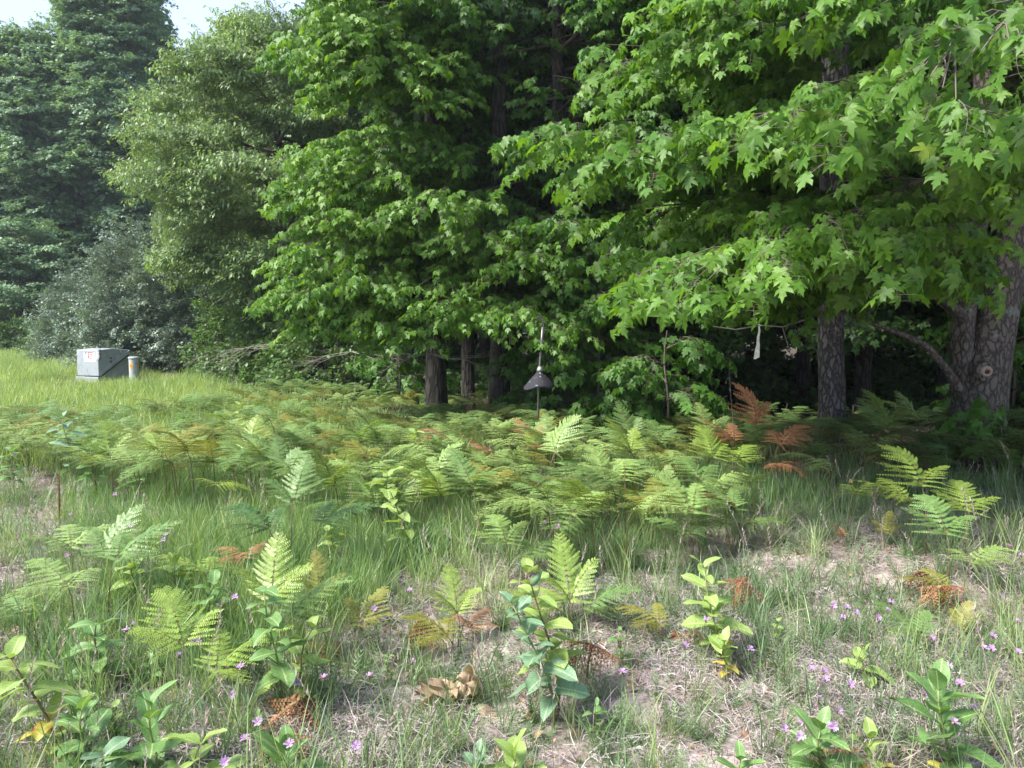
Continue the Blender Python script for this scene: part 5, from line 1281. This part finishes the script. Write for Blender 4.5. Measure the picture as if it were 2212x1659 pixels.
for (px, py, lb) in ((520, 1292 + 110, 'small yellow flower above the fan shaped lime fern'), (1838, 1040, 'small yellow flower before the straight trunk')):
    hp = at(px, py, 5.0 if py > 1200 else 6.2); g0 = float(gz(hp.x, hp.y))
    t = empty('yellow_flower', (hp.x, hp.y, g0), 0, label=lb, cat='flower'); b = Buf(); b.tube([(0, 0, -.02), (.01, 0, (hp.z - g0) * .5), (0, 0, hp.z - g0)], .0015, 4, cap=False)
    link('stem', b.mesh('stem', M['stem']), t); o = link('flower_head', YH, t); o.location = (0, 0, hp.z - g0); o.rotation_euler = (.8, 0, 0)

# ================================================================== BUILT THINGS
def beveled(name, V, Fc, mat, parent, w_=.015, seg=2, **k):
    me = new_mesh(name, V, Fc, mat, smooth=False); o = link(name, me, parent, **k)
    m = o.modifiers.new('bevel', 'BEVEL'); m.width = w_; m.segments = seg; m.limit_method = 'ANGLE'
    return o
def boxv(x0, x1, y0, y1, z0, z1):
    return [(x0, y0, z0), (x1, y0, z0), (x1, y1, z0), (x0, y1, z0), (x0, y0, z1), (x1, y0, z1), (x1, y1, z1), (x0, y1, z1)], [(0, 3, 2, 1), (4, 5, 6, 7), (0, 1, 5, 4), (1, 2, 6, 5), (2, 3, 7, 6), (3, 0, 4, 7)]
M['box_grey'] = paint_mat('utility_grey_paint', (0.30, 0.335, 0.36), 0.45, dirt=(0.25, 0.28, 0.30), dscale=6)
M['box_dark'] = paint_mat('seam_dark', (0.05, 0.055, 0.06), 0.6)
M['white_sticker'] = paint_mat('sticker_white', (0.70, 0.70, 0.70), 0.5, dscale=40)
M['red_sticker'] = paint_mat('sticker_red', (0.55, 0.07, 0.06), 0.5)
M['yellow_sticker'] = paint_mat('sticker_orange_yellow', (0.85, 0.38, 0.05), 0.5)
M['post_white'] = paint_mat('post_grey_white', (.36, .39, .38), .5, dirt=(.28, .31, .30), dscale=9)
M['ink'] = paint_mat('ink_black', (0.03, 0.03, 0.035), 0.6)

def utility_box():
    # nearest vertical edge at pixel x=244; front face to its left, side face to its right
    Y = 18.5; c = at(213, 800, Y); c.z = float(gz(c.x, c.y))
    va = math.atan2(c.y, c.x)                      # direction of view to the box
    yaw = va - math.pi + R(50)                     # normal of the front face, turned from the line of sight
    t = empty('utility_box', c, 0, label='grey metal utility cabinet with a sloping lid seam standing in the meadow', cat='utility box')
    # local frame: x along the front face (to the left), y along the side face (away to the right)
    W_, D, H = .74, .95, .86
    vd = Vector((c.x, c.y, 0)).normalized(); right = Vector((vd.y, -vd.x, 0))
    ex = (-right * math.cos(R(50)) + vd * math.sin(R(50)))      # front face runs left and back
    ey = (right * math.sin(R(53)) + vd * math.cos(R(53)))       # side face runs right and back
    ey = Vector((-ex.y, ex.x, 0)) if Vector((-ex.y, ex.x, 0)).dot(right) > 0 else Vector((ex.y, -ex.x, 0))
    Q = lambda x, y, z: ex * x + ey * y + Vector((0, 0, z))
    # lid: side profile (y,z) polygon above the slanting seam, extruded over x
    def extr(prof, x0, x1):
        n = len(prof); V = [Q(x0, y, z) for y, z in prof] + [Q(x1, y, z) for y, z in prof]
        return V, [tuple(reversed(range(n))), tuple(range(n, 2 * n))] + [(i, (i + 1) % n, n + (i + 1) % n, n + i) for i in range(n)]
    V, Fc = extr([(0.0, .17), (.05, .17), (D - .02, H - .14), (D, H - .10), (D - .03, H - .045), (0.45 * D, H), (0, H - .035)], 0, W_); beveled('lid', V, Fc, M['box_grey'], t, .018)
    V, Fc = extr([(.02, 0), (D - .01, 0), (D - .01, H - .20), (.10, .12), (.02, .12)], .02, W_ - .02); beveled('body', V, Fc, M['box_grey'], t, .01)
    V, Fc = extr([(-.03, .0), (.0, .0), (.0, .15), (-.03, .15)], -.01, W_ + .03); beveled('sill', V, Fc, M['box_grey'], t, .01)
    V, Fc = extr([(-.04, -.05), (D + .05, -.05), (D + .05, .05), (-.04, .05)], -.05, W_ + .05); beveled('base_pad', V, Fc, paint_mat('pad_concrete', (.35, .34, .32), .9), t, .01)
    # rib running along the seam, with the dark seam under it
    for k_, (o1, o2, mt, xx) in enumerate(((.015, .105, 'box_grey', -.028), (-.035, .0, 'box_dark', -.006), (-.075, -.045, 'box_grey', -.014))):
        V, Fc = extr([(.05 - .0, .17 + o1), (D - .03, H - .16 + o1), (D - .03, H - .16 + o2), (.05, .17 + o2)], xx, .004); beveled(('seam_rib', 'seam', 'seam_rib')[k_], V, Fc, M[mt], t, .006)
    # warning sticker on the front face: outward is -ey
    def plate(x0, x1, z0, z1, mt, d, nm, **k):
        x0, x1 = W_ - x1 * .93, W_ - x0 * .93; z0, z1 = z0 * .9, z1 * .9
        V = [Q(x0, -d, z0), Q(x1, -d, z0), Q(x1, -d, z1), Q(x0, -d, z1), Q(x0, -.0005, z0), Q(x1, -.0005, z0), Q(x1, -.0005, z1), Q(x0, -.0005, z1)]
        return link(nm, new_mesh(nm, V, boxv(0, 1, 0, 1, 0, 1)[1], M[mt], False), k.pop('par', t), **k)
    LZ = H - 1.0
    s = plate(.28, .70, .58 , .84, 'white_sticker', .004, 'sticker', label='white and red warning sticker')
    for (a0, a1, z0, z1) in ((.43, .60, .84, .865), (.43, .46, .69, .84), (.50, .60, .77, .80), (.43, .60, .68, .70), (.46, .60, .72, .74)): plate(a0, a1, z0, z1, 'red_sticker', .006, 'print', par=s)
    for (a0, a1, z0, z1) in ((.34, .38, .81, .85), (.31, .41, .76, .77), (.31, .41, .73, .74), (.31, .41, .69, .70)): plate(a0, a1, z0, z1, 'ink', .006, 'print', par=s)
    for (a0, a1, z0, z1) in ((.74, .76, .66, .90), (.79, .81, .66, .88), (.83, .84, .70, .9), (.05, .06, .78, .88), (.10, .11, .78, .88)): plate(a0, a1, z0, z1, 'white_sticker', .004, 'marking')
    # stencil marks on the side face: outward is -ex
    def sp(y0, y1, z0, z1, mt='ink', nm='marking'):
        z0, z1 = z0 * .9, z1 * .9
        V = [Q(-d, y, z) for d in (.0005, .004) for y, z in ((y0, z0), (y1, z0), (y1, z1), (y0, z1))]
        link(nm, new_mesh(nm, V, [(0, 3, 2, 1), (4, 5, 6, 7), (0, 1, 5, 4), (1, 2, 6, 5), (2, 3, 7, 6), (3, 0, 4, 7)], M[mt], False), t)
    for (y0, y1, z0, z1) in ((.03, .045, .86, .95), (.075, .09, .86, .95), (.045, .075, .90, .915), (.03, .045, .76, .83), (.075, .09, .76, .83), (.045, .075, .82, .83), (.03, .045, .66, .73), (.075, .09, .66, .73), (.045, .075, .66, .67), (.045, .075, .72, .73)): sp(y0, y1, z0, z1)
    for (y0, y1, z0, z1) in ((.34, .40, .66, .70), (.34, .36, .54, .62), (.38, .40, .54, .62)): sp(y0, y1, z0, z1, 'box_dark')
    for (y0, y1, z0, z1) in ((.66, .68, .84, .92), (.70, .71, .80, .84), (.56, .60, .70, .72)): sp(y0, y1, z0, z1, 'white_sticker')
    # lifting eye on top
    b = Buf(); b.tube([Q(.35, .62, H - .02), Q(.35, .62, H + .045), Q(.38, .68, H + .02)], [.02, .018, .008], 6); link('lifting_eye', b.mesh('lifting_eye', M['ink']), t)
utility_box()

def marker_post():
    p = at(290, 800, 18.3); p.z = float(gz(p.x, p.y))
    t = empty('marker_post', p, label='round pale marker post with an orange sticker beside the utility cabinet', cat='post')
    t.scale = (1, 1, .88)
    b = Buf(); r_ = .117; b.tube([(0, 0, -.05), (0, 0, .40), (0, 0, .76)], [r_, r_, r_], 28, cap=False); link('tube', b.mesh('tube', M['post_white']), t)
    b = Buf(); b.tube([(0, 0, .755), (0, 0, .765), (0, 0, .80), (0, 0, .815), (0, 0, .82)], [r_ + .004, r_ + .012, r_ + .012, r_ - .01, .02], 28); link('cap', b.mesh('cap', M['post_white']), t)
    vd = Vector((p.x, p.y, 0)).normalized(); a0 = math.atan2(-vd.y, -vd.x) - .62
    for (hw, hh, mt, rr, nm) in ((.42, .115, 'yellow_sticker', r_ + .003, 'sticker'), (.10, .05, 'red_sticker', r_ + .006, 'print')):
        V = []; 
        pts = [(0, -1), (.5, -.5), (1, 0), (.5, .5), (0, 1), (-.5, .5), (-1, 0), (-.5, -.5), (0, 0)]
        V = [(math.cos(a0 + u * hw) * rr, math.sin(a0 + u * hw) * rr, .56 + v * hh) for u, v in pts]
        link(nm, new_mesh(nm, V, [(i, (i + 1) % 8, 8) for i in range(8)], M[mt]), t, **({'label': 'orange diamond sticker'} if nm == 'sticker' else {}))
marker_post()

def baffle_pole():
    Y = 8.3; foot = at(1162, 905, Y); p = Vector((foot.x, Y, float(gz(foot.x, Y))))
    t = empty('feeder_pole', p, label='dark metal feeder pole with a hooked top and a worn black cone baffle', cat='pole')
    W = lambda px, py, d=0: at(px, py, Y) - p + Vector((0, d, 0))
    b = Buf(); b.tube([(0, 0, -.1), W(1163, 830), W(1166, 790), W(1169, 745), W(1172, 706)], [.016, .0125, .0115, .0115, .0115], 10)
    link('pole', b.mesh('pole', paint_mat('pole_galvanised', (.22, .20, .20), .35, .7, dirt=(.12, .11, .11))), t)
    b = Buf(); b.tube([W(1168, 790, -.02), W(1171.5, 745, -.02), W(1174, 706, -.02), W(1173.5, 694), W(1170, 685.5), W(1165, 683), W(1160, 686), W(1158, 692)], .0065, 8)
    b.tube([W(1176, 694), W(1176, 722), W(1174, 726)], .006, 6)
    link('hook', b.mesh('hook', M['ink']), t)
    # cone baffle: rolled sheet, slightly lopsided, open below
    m = paint_mat('baffle_black_worn', (.016, .015, .022), .85, 0.0, dirt=(.26, .26, .32), dth=.63, dscale=26, bump=.2)
    b = Buf(); n = 36; rings = [(797, .016), (802, .026), (806, .039), (822, .117), (834, .164), (837, .169), (835, .160), (822, .110), (806, .035)]
    top = W(1166, 795); low = W(1164, 837)
    for (py, r_) in rings:
        c = W(1165.5 - (py - 797) * .03, py)
        for k in range(n):
            a = 6.2832 * k / n; tilt = r_ * .10 * math.cos(a) + .012 * math.sin(3 * a) * r_ / .165
            fl = 1.0 + (.04 * math.cos(2 * a + .5))
            b.V.append((c.x + math.cos(a) * r_ * fl, c.y + math.sin(a) * r_ * fl, c.z + tilt)); b.U.append((k / n, py)); b.A.append(.5)
    for j in range(len(rings) - 1):
        for k in range(n): b.F.append((j * n + k, j * n + (k + 1) % n, (j + 1) * n + (k + 1) % n, (j + 1) * n + k)); b.M.append(0)
    link('baffle', b.mesh('baffle', m), t)
    b = Buf(); b.tube([W(1166, 802), W(1166.2, 797), W(1166.4, 792)], [.034, .030, .020], 12); link('clamp', b.mesh('clamp', paint_mat('clamp_pale', (.38, .36, .36), .5, .4)), t)
baffle_pole()

def ribbon():
    Y = 5.6; top = at(1640, 690, Y)
    P = [at(1640, 704, Y), at(1641, 715, Y), at(1638, 730, Y), at(1638, 745, Y), at(1636, 760, Y), at(1634.5, 776, Y)]; wd = [.006, .009, .013, .014, .018, .021]
    t = empty('ribbon', P[0], label='white flagging ribbon hanging from a twig in front of the dark wood', cat='ribbon'); b = Buf()
    for side in (0, 1):
        o = .0008 * side
        for i, p in enumerate(P):
            q = p - P[0]; a = .5 * math.sin(i * .9)
            for s in (-1, -.3, .4, 1): b.V.append((q.x + s * wd[i] * math.cos(a), q.y + s * wd[i] * math.sin(a) + .004 * abs(s) + o, q.z + (.012 * (s > 0) if i == 5 else 0))); b.U.append((0, 0)); b.A.append(.5)
    for i in range(5):
        for j in range(3):
            f = (i * 4 + j, i * 4 + j + 1, i * 4 + j + 5, i * 4 + j + 4); b.F += [f, tuple(reversed([x + 24 for x in f]))]; b.M += [0, 0]
    link('strip', b.mesh('strip', leaf_mat('ribbon_white', (.62, .66, .66), (.75, .78, .78), .5, .3)), t)
    b = Buf(); b.tube([Vector((-.012, 0, .004)), Vector((0, -.006, .010)), Vector((.012, 0, .004)), Vector((0, .006, 0.0)), Vector((-.012, 0, .004))], .005, 6); link('knot', b.mesh('knot', M['white_sticker']), t)
    # the twig that carries it
    w_ = link('dead_twig', None) if False else None
    b = Buf(); q = Vector(P[0]); b.tube([at(1795, 640, 8.9), at(1740, 690, 7.6), at(1690, 706, 6.4), q + Vector((0, 0, .006)), at(1590, 712, 5.3), at(1540, 705, 5.1)], [.012, .009, .006, .005, .004, .002], 6)
    b.tube([at(1690, 706, 6.4), at(1700, 740, 6.4), at(1712, 775, 6.4)], [.004, .003, .0015], 4)
    b.V = [tuple(Vector(v) - at(1795, 640, 8.9)) for v in b.V]
    o = link('dead_branch', b.mesh('dead_branch', M['deadwood']), loc=at(1795, 640, 8.9), label='thin bare branch that carries the white ribbon', cat='branch')
ribbon()

def dead_twigs(px, py, Y, spread, n, seed, label, drop=-.1):
    rg = random.Random(seed); o0 = at(px, py, Y); b = Buf()
    def grow(p, d, l, r_, k):
        q = p + d * l; m = p.lerp(q, .5) + Vector((rg.uniform(-1, 1), rg.uniform(-1, 1), rg.uniform(-1, 1))) * l * .08
        b.tube([p, m, q], [r_, r_ * .8, r_ * .6], 4, cap=False)
        if k:
            for _ in range(rg.choice((2, 2, 3))):
                e = (d + Vector((rg.uniform(-.7, .7), rg.uniform(-.4, .4), rg.uniform(-.55, .45)))).normalized(); grow(q, e, l * rg.uniform(.55, .85), r_ * .6, k - 1)
    for i in range(n):
        a = rg.uniform(-.6, .6); grow(Vector((0, 0, 0)), Vector((-1 * rg.choice((1, 1, -.8)), -.3 + a * .4, drop + rg.uniform(-.15, .15))).normalized(), spread * rg.uniform(.5, .8), .008, 3)
    link('dead_branch', b.mesh('dead_branch', M['deadwood']), loc=o0, label=label, cat='branch', group='bare twigs under the tree line')
dead_twigs(935, 765, 11.0, .55, 4, 1, 'fan of bare grey twigs before the thick dark trunk')
dead_twigs(600, 745, 15.5, .9, 5, 2, 'tangle of bare twigs hanging under the olive green tree', -.15)
dead_twigs(760, 760, 13.5, .7, 4, 3, 'bare twigs hanging left of the dark trunks', -.1)
dead_twigs(1940, 650, 8.2, .5, 4, 4, 'thin bare twigs above the curved low branch', -.05)
dead_twigs(480, 770, 18.5, .6, 3, 5, 'bare pale twigs at the meadow edge right of the marker post', .1)

def log_():
    p = gnd(245, 1372); b = Buf(); pts = [(-.11, .01, .055), (-.05, 0, .06), (.03, 0, .06), (.10, -.01, .055)]
    b = trunk_mesh(pts, [.045, .055, .055, .042], 14, 4, .06, 0, 3)
    link('log', b.mesh('log', bark_mat('weathered_wood', (.28, .26, .25), (.46, .43, .41), None, 8, 40, .6)), loc=(p.x, p.y, float(gz(p.x, p.y))), label='short weathered grey log under the drooping ferns at the lower left', cat='log').rotation_euler = (0, .1, .5)
log_()

def dead_clump():
    p = gnd(1000, 1530); t = empty('dead_plant', (p.x, p.y, float(gz(p.x, p.y))), label='heap of curled tan dead leaves left of the grey green milkweed', cat='plant'); rg = random.Random(4)
    me = [mleaf(70 + i, 9, .10, -.5, -.6 + .5 * i, .26).mesh('leaf', M['dead_tan']) for i in range(4)]
    for i in range(15):
        o = link('leaf', me[i % 4], t); s = rg.uniform(.09, .17); o.scale = (s,) * 3
        o.location = (rg.uniform(-.10, .08), rg.uniform(-.06, .06), rg.uniform(.03, .14)); o.rotation_euler = (rg.uniform(-.9, 1.2), rg.uniform(-1.2, 1.2), rg.uniform(0, 6.28))
    b = Buf(); b.tube([(0, 0, -.03), (.01, 0, .08), (0.04, 0, .18)], [.012, .01, .006], 7); link('stem', b.mesh('stem', M['stem_brown']), t)
M['dead_tan'] = leaf_mat('dead_leaf_tan', (.30, .21, .13), (.50, .38, .26), .7, .15, .3)
dead_clump()

def mullein():
    for px, py, h, lb in ((130, 1150, .46, 'brown dried mullein spike at the left in the thin grass'), (1240, 1140, .34, 'pale dried seed spike in the ferns at the middle')):
        p = gnd(px, py); b = Buf(); rg = random.Random(px)
        b.tube([(0, 0, -.03), (0, 0, h * .5), (0.01, 0, h)], [.006, .008, .004], 7)
        for i in range(70):
            z = h * (.42 + .58 * i / 70); a = i * 2.4; d = Vector((math.cos(a), math.sin(a), .6)) * .014; q = Vector((0.005, 0, z)); s = Vector((-math.sin(a), math.cos(a), 0)) * .006
            b.add([q - s, q + s, q + d + s * .5, q + d - s * .5, q + d * .7 + Vector((0, 0, .008))], [(0, 1, 2, 3), (3, 2, 4), (0, 1, 4)], a=rg.random())
        link('seed_spike', b.mesh('seed_spike', M['dead_leaf']), loc=(p.x, p.y, float(gz(p.x, p.y))), label=lb, cat='seed head')
mullein()

def brome():
    """tall grass stems with hanging oat-like heads"""
    for px, py, Y, lb in ((1585, 900, 7.2, 'tall pale grass stem with drooping spikelets beside the tall rust fern'), (655, 810, 9.5, None), (2170, 1000, 7.2, 'grass stem with a pale tip at the foot of the forked maple')):
        if lb is None: continue
        top = at(px - 10, py - 95, Y); g = Vector((top.x + .05, Y, 0)); g.z = float(gz(g.x, Y)); b = Buf(); tp = top - g
        b.tube([(0, 0, 0), tp * .5 + Vector((.03, 0, 0)), tp], [.003, .002, .0012], 4, .6, cap=False)
        for i in range(9):
            q = tp * (1 - .05 * i) + Vector((.02, 0, 0)) * math.sin(i); a = i * 2.2; e = q + Vector((math.cos(a) * .07, math.sin(a) * .03, -.02 - .006 * i)); b.tube([q, q.lerp(e, .6) + Vector((0, 0, .02)), e], .0009, 3, cap=False)
            s = Vector((0, 0, -.032)); w_ = Vector((.004, 0, 0)); b.add([e, e + s * .5 + w_, e + s, e + s * .5 - w_], [(0, 1, 2, 3)], a=.9)
        link('grass_stem', b.mesh('grass_stem', M['straw']), loc=g, label=lb, cat='grass')
brome()
